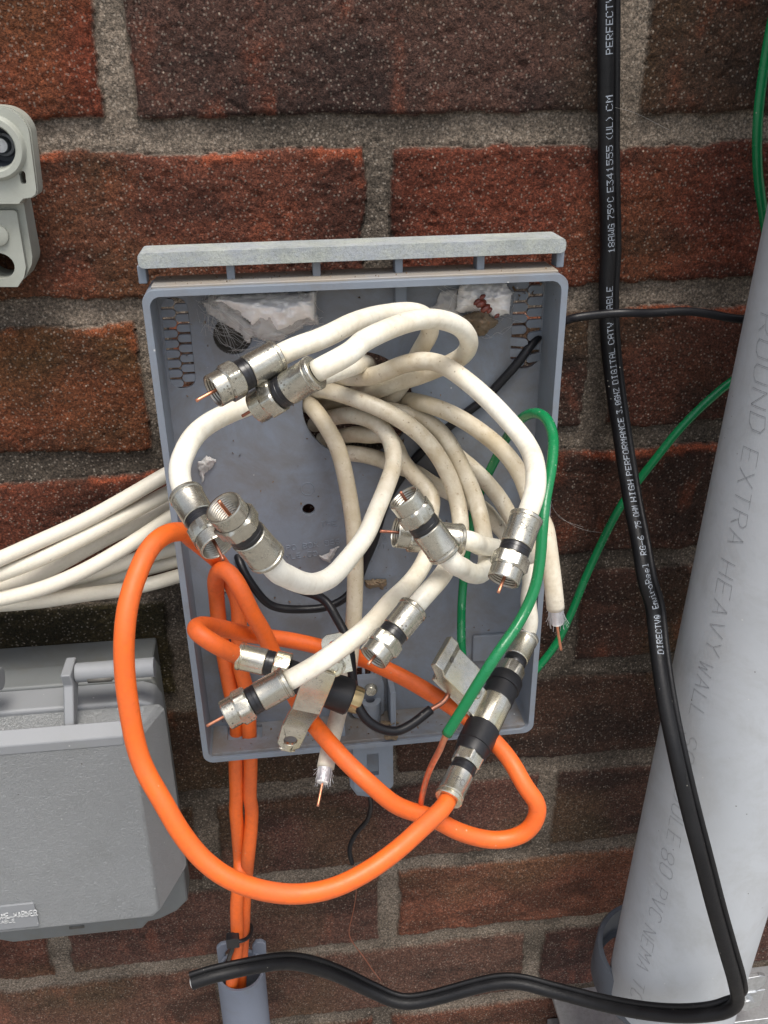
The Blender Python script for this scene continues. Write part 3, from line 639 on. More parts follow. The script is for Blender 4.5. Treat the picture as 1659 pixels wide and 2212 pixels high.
# ------------------------------------------------------------------ F connector
_lathe = lathe
def solve_tip(B, k, x, y, L_, near):
    x, y = px(k, x, y); r = ray(x, y); oc = CAMP-B; b_ = oc.dot(r); c_ = oc.dot(oc)-L_*L_; D_ = b_*b_-c_
    t = -b_ if D_ < 0 else (-b_-math.sqrt(D_) if near else -b_+math.sqrt(D_))
    return CAMP+r*t
def f_connector(parent, B, T, nick, seed=0, label=None, pinlen=5.0, hexrot=.2, etch=None, pin=COPPER, L_=24.0, open_end=True, ls=1.0):
    def lathe(O, a, prof, *aa, **kk): return _lathe(O, a, [(s*ls, r) for s, r in prof], *aa, **kk)
    a_ = nrm(T-B); ref = (0, -1, .3); k = L_/24.0
    sl_ = mk('f_connector', lathe(B, a_, [(0, 3.55), (-.0, 5.3), (.35, 5.6), (1.3, 5.6), (1.6, 5.25), (2.0, 5.2), (2.2, 5.42), (2.7, 5.42), (2.95, 5.3), (10.9, 5.3), (11.15, 5.05), (11.15, 3)], 48, ref), nick, parent, angle=32)
    if label: tag(sl_, label)
    mk('seal_ring', lathe(B, a_, [(10.8, 3), (11.1, 4.7), (11.4, 5.0), (12.5, 5.02), (12.6, 4.93), (12.8, 4.93), (12.9, 5.02), (14.3, 5.0), (14.8, 4.6), (14.8, 3)], 48, ref), SEAL, sl_, angle=32)
    if open_end:
        nut = merge(lathe(B, a_, [(14.7, 3.5), (14.7, 5.5), (15.3, 6.15), (18.9, 6.35), (19.6, 5.45)], 96, ref, hexr=5.6, rot=hexrot),
                    lathe(B, a_, [(19.3, 5.0), (19.5, 5.32), (23.6, 5.32), (24, 5.15), (24, 4.75)], 48, ref))
        no = mk('hex_nut', nut, nick, sl_, angle=22)
        th = [(24, 4.76)]
        z_ = 23.8
        while z_ > 15.5: th += [(z_, 4.72), (z_-.35, 4.42)]; z_ -= .8
        th += [(15.5, 4.6), (15.5, 2.4), (17.2, 2.4), (17.4, 2.1), (17.4, .3)]
        mk('inner_thread', lathe(B, a_, th, 40, ref), THREAD, sl_, angle=60)
        P = [B+a_*s/1000+np.array([.3, 0, .2])*(max(0, s-20)/9)**2*.0012*(1 if seed % 2 else -1) for s in np.linspace(17, 24+pinlen, 14)]
        mk('centre_pin', tube(P, .00052, 10), pin, sl_)
    else:
        mk('hex_nut', lathe(B, a_, [(14.7, 3.5), (14.7, 5.5), (15.3, 6.15), (20.2, 6.35), (20.8, 5.7), (20.8, 3)], 96, ref, hexr=5.6, rot=hexrot), nick, sl_, angle=22)
    if etch:
        txt, s0, s1, ang, hh = etch; st, wd = strokes(txt, 5.2); _, e1, e2 = axes(a_, ref)
        def fr(x_, y_, l_):
            t = ang+(x_-wd/2)*(hh/6)/5.32; s = ((s0+s1)/2+(y_-3)*(hh/6))*ls
            return B+a_*s/1000+(e1*math.cos(t)+e2*math.sin(t))*(5.325)/1000
        mk('etched_lettering', ribbons(st, fr, .26), ETCH_SHADE, sl_)
    return sl_

GRIME = dict(c1=(.35, .7), c2=(.4, .65), c3=(.6, .8), c4=(.3, .7), c5=(.2, .5), c6=(.25, .5), c7=(.3, .6), c8=(.05, .4), c9=(.25, .55), c10=(.15, .5), cut1=(.02, .3), cut2=(.1, .4))
def cable_thing(key, mat, label, cat='coaxial cable', name='coaxial_cable', group=None, seg=18):
    c = CAB[key]; P = c['P']; root = empty(name, P[len(P)//2], label, cat, group)
    j = mk('jacket', tube(P, c['r'], seg, True, .006), mat, root)
    if key in GRIME:
        f = np.linspace(0, 1, len(P)); a_, b_ = GRIME[key]; g_ = np.repeat(sstep(a_, b_, f), seg)
        at = j.data.attributes.new('grime', 'FLOAT', 'POINT'); at.data.foreach_set('value', g_.astype(np.float32))
    return root
G1 = 'white coax cables with crimped ends in the box'
CON = {}
def add_con(key, root, tip, near, nick, **kw):
    P = CAB[key]['P']; T = solve_tip(P[0], *tip, .024, near); return f_connector(root, P[0], T, nick, **kw)
def fix_start(key, tip, near, n=9):
    """bend the first millimetres of the cable to leave the connector along its axis"""
    P = CAB[key]['P']; T = solve_tip(P[0], *tip, .024, near); a_ = nrm(P[0]-T)
    for i in range(1, n):
        s = np.linalg.norm(P[i]-P[0]); w = (1-i/n)**1.5; P[i] = P[i]*(1-w)+(P[0]+a_*s)*w
    CAB[key]['P'] = P
spec = [
 ('c1', WHITE, 'white coax cable ending in the topmost nickel plug, just under the big white cocoon', ('A', 560, 1065), True, NICKEL, dict(hexrot=.75, seed=0, pinlen=5.5)),
 ('c2', WHITE, 'white coax cable with the PPC marked plug touching the topmost plug from below', ('A', 845, 1170), False, NICKEL, dict(hexrot=.55, seed=1, pinlen=6.5, etch=('PPC', 4.0, 7.5, 1.05, 2.2), pin=COPPERD)),
 ('c3', WHITE, 'white coax cable arching along the left rim, plug pointing down beside the orange loop', ('C', 425, 755), True, NICKEL, dict(hexrot=.3, seed=0, pin=COPPERD)),
 ('c4', WHITE_T, 'white coax cable in a U shaped loop, open threaded plug facing up at the left', ('C', 462, 492), True, NICKEL, dict(hexrot=.1, seed=1, pinlen=2.5, pin=COPPER)),
 ('c5', WHITE, 'white coax cable bent in a short hook, open plug pointing up left in the middle', ('D', 478, 425), True, NICKEL, dict(hexrot=.35, seed=1, pinlen=2.0, pin=COPPERD)),
 ('c6', WHITE, 'white coax cable running level with its open plug half hidden behind the hooked cable plug', ('D', 425, 655), True, NICKEL, dict(hexrot=.1, seed=0, pinlen=5, pin=COPPERD)),
 ('c7', WHITE, 'white coax cable sweeping down the right side to a plug marked EX6 pointing down', ('M', 1140, 1868), True, NICKEL, dict(hexrot=.45, seed=0, pinlen=4, etch=('PPC EX6 0', 4.4, 7.4, -.15, 1.9), pin=COPPER)),
 ('c8', WHITE, 'dirty white coax cable, plug pointing down left just above the orange cable in the middle', ('F', 125, 355), True, NICKEL, dict(hexrot=.6, seed=1, pinlen=3, pin=COPPER)),
 ('c9', WHITE, 'white coax cable crossing the metal strap, its spotted plug pointing left at the lower left', ('E', 345, 770), False, NICKEL, dict(hexrot=.4, seed=0, pinlen=6.5, pin=COPPER)),
]
for key, mat, label, tip, near, nick, kw in spec:
    fix_start(key, tip, near); root = cable_thing(key, mat, label, group=G1); add_con(key, root, tip, near, nick, **kw)

# jackets of the deeper cables are dirtier where they lie in the box: second slot by arc length
def dirty_tail(root, key, frac, mat):
    j = [c for c in root.children if c.name.startswith('jacket')][0]; me_ = j.data; me_.materials.append(mat); n = len(CAB[key]['P'])
    for p in me_.polygons:
        if p.index//18 > frac*n: p.material_index = 1

# cut ends
def cut_end(root, key, braid_len=5.0, wire=11.0, bend=(0, 0, 0)):
    P = CAB[key]['P']; a_ = nrm(P[0]-P[4]); _, e1, e2 = axes(a_); B = P[0]
    ft = mk('foil_shield', lathe(B, a_, [(-.3, 2.9), (0, 2.75), (1.2, 2.65), (2.4, 2.8), (3.4, 2.5), (braid_len, 2.45), (braid_len+.1, 2.2)], 26, flutes=9), ALU, root, angle=40)
    mk('dielectric', lathe(B, a_, [(0, 2.3), (braid_len+.6, 2.3), (braid_len+.7, 2.1), (braid_len+.7, .4)], 24), DIEL, root, angle=40)
    g = []
    rg = random.Random(key)
    for i in range(46):
        t = rg.uniform(0, 6.28); d = e1*math.cos(t)+e2*math.sin(t); l_ = rg.uniform(2.0, braid_len+2.5); sp = rg.uniform(.0, 1.0)**2*2.2
        tw = rg.uniform(-1, 1); d2 = np.cross(a_, d)
        g.append(tube([B+d*.0028+(a_*l_*s+d*sp*s*s+d2*tw*s*.8)/1000 for s in np.linspace(0, 1, 6)], .00007, 4, False))
    mk('braid', merge(*g), ALU, ft)
    bd = np.array(bend, float)
    P2 = [B+a_*(braid_len*.8+s*wire)/1000+bd*s*s/1000 for s in np.linspace(0, 1, 12)]
    mk('copper_core', tube(P2, .00055, 10), COPPER, root)
r_ = cable_thing('cut1', DIRTY, 'stripped white coax cable hanging at the right with frayed braid and bare copper tip', group=G1); cut_end(r_, 'cut1', 6.6, 14, (.6, 0, -.2))
r_ = cable_thing('cut2', DIRTY, 'stripped white coax cable hanging out below the box beside the latch tab', group=G1); cut_end(r_, 'cut2', 5.6, 11)
labels = ['topmost cream cable of the bundle entering behind the box at the left', 'second cream cable from the top of the left bundle', 'cream cable tucked between the second and the broad lower cable of the left bundle',
          'broad front cream cable crossing the lower part of the left bundle', 'lowest cream cable of the left bundle, resting along the dark brick', 'cream cable just above the lowest one, half hidden behind the orange loop',
          'short visible cream cable deep in the middle right of the left bundle']
for i in range(7): cable_thing(f'w{i+1}', IVORY, labels[i], group='cream coax cables bundled at the left of the box')

# orange cables
ro1 = cable_thing('o1', ORANGE, 'orange coax cable making the big round loop below the box', group='orange coax cables')
ro2 = cable_thing('o2', ORANGE, 'orange coax cable folded sharply at the left rim and looping back at the lower right', group='orange coax cables')
fix_start('o2', ('E', 770, 440), True)
f_connector(ro2, CAB['o2']['P'][0], solve_tip(CAB['o2']['P'][0], 'E', 812, 425, .0208, True), NICKEL2, hexrot=.3, open_end=False)

# ground block on the right: axis from the orange end (A) to the white end (Bt)
A_ = CAB['o1']['P'][0]; Bt = CAB['c10']['P'][0]; ax = nrm(Bt-A_); LEN = np.linalg.norm(Bt-A_)*1000
print('block length', LEN)
def along(k, x, y):
    x, y = px(k, x, y); r = ray(x, y); w0 = A_-CAMP; b_ = ax.dot(r); d_ = ax.dot(w0); e_ = r.dot(w0); return (b_*e_-d_)/(1-b_*b_)*1000
st_ = [along('R', *p) for p in ((720, 1330), (770, 1240), (870, 930), (1040, 620), (1180, 400), (1240, 290))]
print('stations', st_)
# plug of the orange cable
lsA, lsB = st_[1]/20.8, (LEN-st_[4])/21.5
f_connector(ro1, A_, A_+ax*.024, NICKEL2, hexrot=.1, open_end=False, etch=('PPC', 4, 8, -.5, 2.2), ls=lsA)
rc10 = cable_thing('c10', WHITE, 'white coax cable screwed to the top of the tilted ground block at the lower right', group=G1)
f_connector(rc10, Bt, Bt-ax*.024, NICKEL2, hexrot=.5, open_end=False, ls=lsB)
s0_, s1_ = st_[1]-.5, st_[4]+1.0; sA, sB = st_[2], st_[3]; tot = s1_-s0_
gb = empty('ground_block', A_+ax*(s0_+tot/2)/1000, 'tilted grounding block with black rubber sleeves joining the orange loop to a white cable', 'ground block')
R1 = 6.9
mk('rubber_sleeve', lathe(A_, ax, [(s0_-1.5, 4), (s0_-1.5, 6.2), (s0_-1, 6.5), (s0_+3.2, 6.8), (s0_+3.4, 7.25), (sA-.3, 7.3), (sA, 7.0), (sA, 4)], 48), RUBBER, gb, angle=30)
mk('rubber_sleeve', lathe(A_, ax, [(sB, 4), (sB, 6.9), (sB+.3, 7.1), (s1_-5, 6.9), (s1_-4.8, 7.5), (s1_-.3, 7.4), (s1_+.8, 6.9), (s1_+.8, 4)], 48), RUBBER, gb, angle=30)
mk('barrel', lathe(A_, ax, [(s0_+1, 3.5), (sA-.4, 6.4), (sA, 6.75), (sB, 6.75), (sB+.3, 6.4), (s1_-1, 3.5)], 48, hexr=6.6), NICKEL2, gb, angle=30)
# lug: frame u away from the barrel (towards upper left in the picture), v along the barrel, w towards the viewer
mid = A_+ax*(sA+sB)/2000
ux = W('R', 330, 560, -CAMP[1]*0+ -mid[1]*1000+4)-mid; ux = nrm(ux-ax*ux.dot(ax)); wz = np.cross(ux, ax)
if wz[1] > 0: wz = -wz
def LG(u_, v_, w_): return mid+(ux*u_+ax*v_+wz*w_)/1000
sw_ = (sB-sA)/2-.15
mk('ground_strap', extrude([(3.0, -sw_), (30, -sw_), (30.5, -sw_+2), (30.5, sw_-1), (29, sw_), (3, sw_)], [], -1.4, .9, LG), NICKEL2, gb, angle=30, bevel=.0003)
mk('clamp_lug', extrude([(16.2, .9), (16.2, 7.0), (29.6, 7.0), (32.4, 9.0), (36.6, 9.0), (37.2, 6.2), (33.4, 4.2), (29.0, 1.3)], [], -sw_-.6, sw_+.9, lambda a_, b_, c_: LG(a_, c_, b_)), NICKEL2, gb, angle=30, bevel=.0004)
mk('lug_hole_shade', lathe(LG(31.0, .2, 8.1), nrm(wz*.8-ux*.6), [(0, 1.3), (.28, 1.3), (.3, .01)], 20), ETCH_SHADE, gb)  # solid dark disc painted as the shade inside a hole
mk('clamp_screw', lathe(LG(12.2, 0, .9), wz, [(0, 2.6), (3.4, 2.6), (4.2, 2.2), (4.3, 1.2), (3.7, 1.0), (3.7, .01)], 28, hexr=None), NICKEL, gb, angle=30)

# ground block in the middle with its bent strap
P0 = CAB['o2']['P'][0]; T0 = solve_tip(P0, 'E', 812, 425, .0208, True); a2 = nrm(T0-P0)
tE = W('E', 1255, 640, -T0[1]*1000+2); S_ = W('E', 800, 470, -T0[1]*1000-3)
a3 = nrm(tE-S_); L3 = np.linalg.norm(tE-S_)*1000
gb2 = empty('ground_block', (S_+tE)/2, 'black sleeved grounding block behind the bent nickel strap in the middle', 'ground block')
mk('rubber_sleeve', lathe(S_, a3, [(-1, 3), (-1, 5.4), (0, 6.0), (L3*.48, 6.6), (L3*.52, 7.0), (L3-3, 7.4), (L3-.8, 7.4), (L3, 6.8), (L3, 4)], 48), RUBBER, gb2, angle=30)
mk('barrel', lathe(S_, a3, [(L3-.5, 3), (L3-.5, 5.6), (L3+3.2, 5.6), (L3+4.2, 5.2), (L3+4.4, 4.1), (L3+1.5, 3.9), (L3+1.5, .1)], 40, flutes=22), metal('brass_thread', (.55, .42, .22), .25, .5), gb2, angle=30)
hs = -T0[1]*1000
def strap_pt(x, y, h): return W('Q', x, y, h)
# strap cross-sections: left edge, right edge in the photograph at given depth
sec = [(110, 1790, 112), (165, 1640, 113), (210, 1530, 114), (285, 1400, 119), (355, 1310, 126), (440, 1090, 128), (515, 900, 129), (560, 790, 128)]
cl = np.array([strap_pt(255/2*0+x, y, h) for x, y, h in sec])
def strap_geo(secs, half, th, nrm_ref=(0, -1, .25)):
    P = np.array(secs); T, _, _ = frames(P); V = []; F_ = []; n_ = len(P)
    for i in range(n_):
        w_ = np.array(nrm_ref); w_ = nrm(w_-T[i]*w_.dot(T[i])); s_ = np.cross(T[i], w_); hf = half[i] if hasattr(half, '__len__') else half
        for a_, b_ in ((-1, -1), (1, -1), (1, 1), (-1, 1)): V.append(P[i]+(s_*a_*hf+w_*b_*th/2)/1000)
    for i in range(n_-1):
        for j in range(4): F_.append((i*4+j, i*4+(j+1) % 4, (i+1)*4+(j+1) % 4, (i+1)*4+j))
    F_ += [(0, 1, 2, 3), tuple((n_-1)*4+j for j in (3, 2, 1, 0))]
    return recalc((V, F_))
mk('strap', strap_geo(cl[2:], [5.2, 5.4, 5.5, 5.6, 5.6, 5.4], 1.8), NICKEL2, gb2, angle=25, bevel=.0004)
eu = nrm(cl[0]-cl[2]); wv = np.array([0, -1, .25]); wv = nrm(wv-eu*wv.dot(eu)); es = np.cross(eu, wv)
def EY(u_, v_, w_): return cl[2]+(eu*u_+es*v_+wv*w_)/1000
mk('ring_lug', extrude([(-.6, -5.3)]+[(8+5.4*math.sin(t), -5.4*math.cos(t)) for t in np.linspace(.5, 1.2, 4)]+[(13.4, -3.6), (14.6, -2.0), (14.6, 2.0), (13.4, 3.6)]+[(8+5.4*math.sin(t), -5.4*math.cos(t)) for t in np.linspace(1.95, 2.65, 4)]+[(-.6, 5.3)], [circ(7.8, 0, 2.75, 28)], -.9, .9, EY), NICKEL2, gb2, angle=25, bevel=.0003)
# hoop and screw at the strap's top
ho = np.array([strap_pt(x, y, h) for x, y, h in ((560, 330, 112), (620, 420, 116), (680, 560, 119), (760, 760, 121))])
eu2 = nrm(ho[3]-ho[0]); wv2 = nrm(np.array([0, -1, .2])-eu2*np.array([0, -1, .2]).dot(eu2)); es2 = np.cross(eu2, wv2)
eul = W('Q', 545, 345, 112); edn = W('Q', 640, 860, 118); eh = nrm(edn-eul); wv2 = nrm(np.array([0, -1, .2])-eh*np.array([0, -1, .2]).dot(eh)); esd = np.cross(eh, wv2)
Lh = np.linalg.norm(edn-eul)*1000
def HO(u_, v_, w_): return eul+(eh*u_+esd*v_+wv2*w_)/1000
sg = 1 if esd[0] > 0 else -1
mk('upper_lug', extrude([(0, -2.5), (1.2, -4.4), (3, -5), (Lh*.5, -5), (Lh, -5), (Lh, 5), (Lh*.5, 5), (3, 5), (1.2, 4.4), (0, 2.5)], [circ(5.0, 0, 2.6, 24)], -.8, .8, lambda u_, v_, w_: HO(u_, (v_+4.5)*sg, w_)), NICKEL2, gb2, angle=25, bevel=.0003)
bs = W('Q', 720, 760, 124)
mk('clamp_screw', merge(lathe(bs, wv2, [(-4, 3.4), (0, 3.4), (1.5, 3.2), (1.8, 2.6), (1.8, 1.4), (.8, 1.2), (.8, .01)], 40, hexr=3.2), lathe(bs-wv2*.006, wv2, [(0, 4.6), (1.6, 4.6), (1.8, 4.0)], 30)), NICKEL2, gb2, angle=25)

# ------------------------------------------------------------------ wires
wire = cable_thing('g1', GREEN, 'green ground wire arching over the right rim, ending in long bare copper below the box', 'ground wire', 'ground_wire', seg=14)
e0 = CAB['g1']['P'][0]; d0 = nrm(e0-CAB['g1']['P'][4])
Pc = np.vstack([[e0-d0*.002], [e0+d0*.001], Ws('R 400 1210 155; 320 1360 150; 262 1490 146; 215 1640 142; 170 1860 137; 160 2000 134')])
mk('copper_end', tube(spline(Pc, .0012), .00118, 12, True, .01), COPPER, wire)
cable('g2', 'Z 1720 -120 16; 1672 30 18; 1650 150 18; 1637 260 18; 1637 370 16; 1650 470 13; 1668 600 10; 1660 720 10; J 1480 730 10; 1360 815 11; 1200 955 12; 1050 1110 12; 930 1260 11; 820 1400 10; 700 1570 11; 590 1780 12; 480 2020 13; 400 2220 14; K 260 180 16; 160 310 18; 80 400 20; 10 470 20', .0021)
cable_thing('g2', GREEN, 'green ground wire running down behind the grey pipe and the flat black cable', 'ground wire', 'ground_wire', seg=14)
b1 = cable_thing('b1', BLACK, 'thin black cable coming through the right vent and looping low inside the box', 'black wire', 'black_wire', seg=14)
b2 = cable_thing('b2', BLACK, 'glossy black ground wire curving in a J to the clamp of the tilted block', 'black wire', 'black_wire', seg=14)
e0 = CAB['b2']['P'][-1]; d0 = nrm(e0-CAB['b2']['P'][-5])
mk('copper_end', tube(spline(np.vstack([[e0-d0*.002], [e0+d0*.001], Ws('F 600 700 113; 650 660 112; 690 580 108; 712 500 104; 728 452 103')]), .0012), .00105, 12, True, .01), COPPERD, b2)
b3 = cable_thing('b3', BLACK, 'short thin black wire dangling under the latch tab with a fine copper hair', 'black wire', 'black_wire', seg=12)
mk('copper_strand', tube(spline(Ws('I 1186 440 10; 1196 480 10; 1210 620 8; 1190 750 7; 1167 870 8; 1195 930 9; 1250 1000 12; 1300 1075 14; 1355 1145 16'), .0012), .00035, 8), COPPERD, b3)

# ------------------------------------------------------------------ flat two-lobed black cable with dot matrix print
Ps = CAB['si']['P']; Ts, _, _ = frames(Ps); n = len(Ps)
sroot = empty('satellite_cable', Ps[n//3], 'flat two lobed black cable with white dot print hanging across wall and pipe', 'coaxial cable')
corner = int(np.argmin(np.linalg.norm(Ps-W('K', 1222, 2100, 134), axis=1)))
off = np.zeros((n, 3))
for i in range(n):
    w_ = sstep(corner-14, corner+10, np.array(float(i))); d = np.array([1., .1, 0])*(1-w_)+np.array([.15, .35, .95])*w_
    d = d-Ts[i]*d.dot(Ts[i]); off[i] = nrm(d)
for _ in range(20): off[1:-1] = .25*off[:-2]+.5*off[1:-1]+.25*off[2:]
off /= np.linalg.norm(off, axis=1)[:, None]
bn = np.cross(Ts, off); seg = 14; V = []; F_ = []
def lobe_profile():
    pts = []
    for t in np.linspace(math.radians(24), math.radians(336), 22): pts.append((.0034*math.cos(t), .0034*math.sin(t)))
    for t in np.linspace(math.radians(205), math.radians(515), 12): pts.append((.0048+.00145*math.cos(t), .00145*math.sin(t)))
    return pts
pf = lobe_profile(); m = len(pf)
for i in range(n):
    for a_, b_ in pf: V.append(Ps[i]+off[i]*a_+bn[i]*b_)
F_ = [(i*m+j, i*m+(j+1) % m, (i+1)*m+(j+1) % m, (i+1)*m+j) for i in range(n-1) for j in range(m)]
F_ += [tuple(range(m)), tuple((n-1)*m+j for j in range(m))[::-1]]
mk('jacket', recalc((V, F_)), BLACKR, sroot, angle=50)
ae = nrm(Ps[-1]-Ps[-4])
mk('foil_shield', lathe(Ps[-1], ae, [(-.2, 2.7), (.35, 2.65), (.4, 2.2)], 24), ALU, sroot)
mk('dielectric', lathe(Ps[-1], ae, [(0, 2.2), (.6, 2.2), (.65, .5)], 24), DIEL, sroot)
mk('copper_core', lathe(Ps[-1], ae, [(0, .5), (.95, .5), (1.0, .01)], 12), COPPER, sroot)
F5 = {'A': '0E11111F111111', 'B': '1E11111E11111E', 'C': '0E11101010110E', 'D': '1E11111111111E', 'E': '1F10101E10101F', 'F': '1F10101E101010', 'G': '0E11101711110F', 'H': '1111111F111111', 'I': '0E04040404040E',
      'L': '1010101010101F', 'M': '111B1515111111', 'N': '11191513111111', 'O': '0E11111111110E', 'P': '1E11111E101010', 'R': '1E11111E141211', 'T': '1F040404040404', 'U': '1111111111110E', 'V': '1111110A0A0404', 'W': '11111115151B11',
      'Z': '1F01020408101F', '0': '0E11131519110E', '1': '040C040404040E', '3': '1F02040201110E', '4': '02060A121F0202', '5': '1F101E0101110E', '6': '0608101E11110E', '7': '1F010204080808', '8': '0E11110E11110E', '(': '02040808080402',
      ')': '08040202020408', '.': '00000000000C0C', '-': '0000001F000000', 'n': '0000161911111100'[:14], 'v': '00001111110A04', 'i': '04000C0404040E', 'r': '00001619101010', 'o': '00000E1111110E', 'e': '00000E111F100E', 'l': '0C04040404040E',
      '~': '0C12120C000000', '@': '0E11151517100E'}
arc = np.r_[0, np.cumsum(np.linalg.norm(np.diff(Ps, axis=0), axis=1))]
scr = np.array([proj(p) for p in Ps])
def arc_at(k, x, y):
    q_ = np.array(px(k, x, y)); d = np.linalg.norm(scr-q_, axis=1); i = int(np.argmin(d)); return arc[i]
DV = []; DF = []
def dots(word, s_start, s_end, size=.46):
    """letters run from s_start (first letter) to s_end; s falls upwards on the cable"""
    nchar = len(word); tot_ = s_end-s_start; per = tot_/nchar; cw = per/6.0
    for ci_, ch in enumerate(word):
        if ch not in F5: continue
        hexs = F5[ch]
        for r_ in range(7):
            bits = int(hexs[r_*2:r_*2+2], 16)
            for c_ in range(5):
                if bits >> (4-c_) & 1:
                    s_ = s_start+ci_*per+(c_+.5)*cw; p = np.array([np.interp(s_, arc, Ps[:, i]) for i in range(3)]); j = min(n-2, int(np.searchsorted(arc, s_)))
                    o_, b_, t_v = off[j], bn[j], Ts[j]
                    face = -b_ if b_.dot(CAMP-p) < 0 else b_
                    # rows stack away from the second lobe: letter tops to the left
                    lat = (r_-3)*size*.001+.0001; th = lat/.0034; up_ = (math.cos(th)*face+math.sin(th)*o_); tan = -math.sin(th)*face+math.cos(th)*o_
                    c0 = p+up_*.00344; w2 = abs(cw)*.42; h2 = size*.001*.40; b0 = len(DV)
                    for a1, a2_ in ((-1, -1), (1, -1), (1, 1), (-1, 1)): DV.append(c0+t_v*a1*w2+tan*a2_*h2)
                    DF.append((b0, b0+1, b0+2, b0+3))
for word, a1, a2_ in (('DIRECTV@', ('K', 800, 245), ('K', 780, 20)), ('EnviroReel', ('J', 905, 2205), ('J', 857, 1925)), ('RG-6', ('J', 840, 1885), ('J', 815, 1755)), ('75 OHM', ('J', 800, 1725), ('J', 770, 1580)),
                      ('HIGH', ('J', 765, 1545), ('J', 740, 1405)), ('PERFORMANCE', ('J', 735, 1395), ('J', 680, 1010)), ('3.0GHZ', ('J', 670, 990), ('J', 655, 820)), ('DIGITAL', ('J', 645, 800), ('J', 630, 575)),
                      ('CATV CABLE', ('J', 630, 565), ('J', 620, 190)), ('18AWG', ('U', 965, 1085), ('U', 965, 965)), ('75~C', ('U', 965, 935), ('U', 965, 845)), ('E341555', ('U', 965, 825), ('U', 965, 615)),
                      ('(UL)', ('U', 965, 600), ('U', 965, 490)), ('CM', ('U', 965, 470), ('U', 965, 412)), ('PERFECTV', ('U', 965, 245), ('U', 965, -25))):
    dots(word, arc_at(*a1), arc_at(*a2_))
mk('printed_lettering', (DV, DF), INKW, sroot, smooth=False)

# ------------------------------------------------------------------ big grey pipe, its print, its support
PR = .0365
pa = np.array([.2237, -.0742, -.05]); pb = np.array([.2076, -.0741, -.60]); pd = nrm(pb-pa)
end_p = W('Z', 1470, 2150, 110); t_end = None
# lowest visible point of the pipe's mouth sits on its front side
tt = np.linspace(.3, .62, 400); best_ = min(tt, key=lambda t: abs(proj(pa+pd*t+np.array([0, -PR, 0]))[1]-2181)); s_end = best_
proot = empty('conduit_pipe', pa+pd*s_end, 'thick light grey plastic pipe with faint lettering standing at the right edge', 'pipe')
def pipe_lathe(s0, s1, r, th=.004, seg=72): 
    return lathe(pa, pd, [(s0*1000, (r-th)*1000), (s0*1000, r*1000), (s1*1000-1.2, r*1000), (s1*1000, r*1000-1.2), (s1*1000, (r-th)*1000), (s1*1000-60, (r-th)*1000)], seg)
mk('tube', pipe_lathe(-.85, s_end+.036, PR), PIPEP, proot, angle=40)
_, pe1, pe2 = axes(pd)
def on_pipe(k, x, y):
    x, y = px(k, x, y); r = ray(x, y); w0 = CAMP-pa; a_ = r-pd*r.dot(pd); b_ = w0-pd*w0.dot(pd)
    A2, B2, C2 = a_.dot(a_), 2*a_.dot(b_), b_.dot(b_)-PR*PR; D2 = B2*B2-4*A2*C2
    t = (-B2-math.sqrt(max(0, D2)))/(2*A2); p = CAMP+r*t; s = (p-pa).dot(pd); q_ = p-pa-pd*s; return s, math.atan2(q_.dot(pe2), q_.dot(pe1))
print_v = []; lets = []
for word, p0, p1 in (('ROUND', ('J', 1610, 380), ('J', 1545, 1100)), ('EXTRA', ('J', 1510, 1215), ('J', 1410, 1810)), ('HEAVY', ('J', 1370, 1915), ('K', 1090, 235)), ('WALL', ('K', 1060, 285), ('K', 1000, 580)),
                     ('SCHEDULE', ('K', 975, 675), ('K', 880, 1245)), ('80', ('K', 855, 1290), ('K', 840, 1420)), ('PVC', ('K', 820, 1485), ('K', 780, 1650)), ('NEMA', ('K', 760, 1700), ('K', 715, 1920)), ('TC', ('K', 700, 1980), ('K', 680, 2080))):
    (sa, ta), (sb, tb) = on_pipe(*p0), on_pipe(*p1); st, wd = strokes(word, 5.8)
    def fr(x_, y_, l_, sa=sa, ta=ta, sb=sb, tb=tb, wd=wd):
        f = x_/wd; s = sa+(sb-sa)*f; th = ta+(tb-ta)*f; hsign = 1 if pe2[0] > 0 else -1
        th2 = th+hsign*(y_-3)*(.0078/6)/PR
        return pa+pd*s+(pe1*math.cos(th2)+pe2*math.sin(th2))*(PR+.00008)
    ptsd = [[(x_+.35, y_) for x_, y_ in pl] for pl in st]
    lets.append(ribbons(st, fr, .075, sub=.6)); lets.append(ribbons(ptsd, fr, .04, sub=.6))
mk('printed_lettering', merge(*lets), INKG, proot, smooth=False)
# coupling behind the mouth, strap clamp and strut
cl_root = empty('pipe_clamp', pa+pd*(s_end-.01), 'dark curved clamp showing behind the lower left edge of the light grey pipe', 'pipe clamp')
cc = pa+pd*s_end
ztop = W('P', 300, 520, 50)[2]; ck = pa+pd*((ztop-pa[2])/pd[2])+np.array([-.0015, .017, 0])
mk('strap', lathe(ck, pd, [(0, 34.5), (0, 37.2), (1, 38), (24, 38.6), (25, 38), (25, 34.5)], 64), CLAMPD, cl_root, angle=40)
0 and mk('clamp_foot', boxm(lambda a_, b_, c_: ck+np.array([a_, b_, c_]), -.044, .044, .012, .052, -.025, -.004), CLAMPD, cl_root, angle=30, bevel=.001)
zs = W('P', 1500, 1160, 40)[2]
str_root = empty('steel_strut', (cc[0], -.02, zs-.02), 'galvanised steel strut fixed level on the wall under the pipe', 'steel strut')
def SX(u_, v_, w_): return np.array([u_, -w_/1000, v_])
mk('channel', extrude([(0, 3), (0, 41), (11, 41), (11, 38.5), (2.5, 38.5), (2.5, 3)], [], cc[0]-.046, cc[0]+.16, lambda a_, b_, c_: np.array([c_, -b_/1000, zs-.002-a_/1000])), GALV, str_root, angle=30, bevel=.0004)
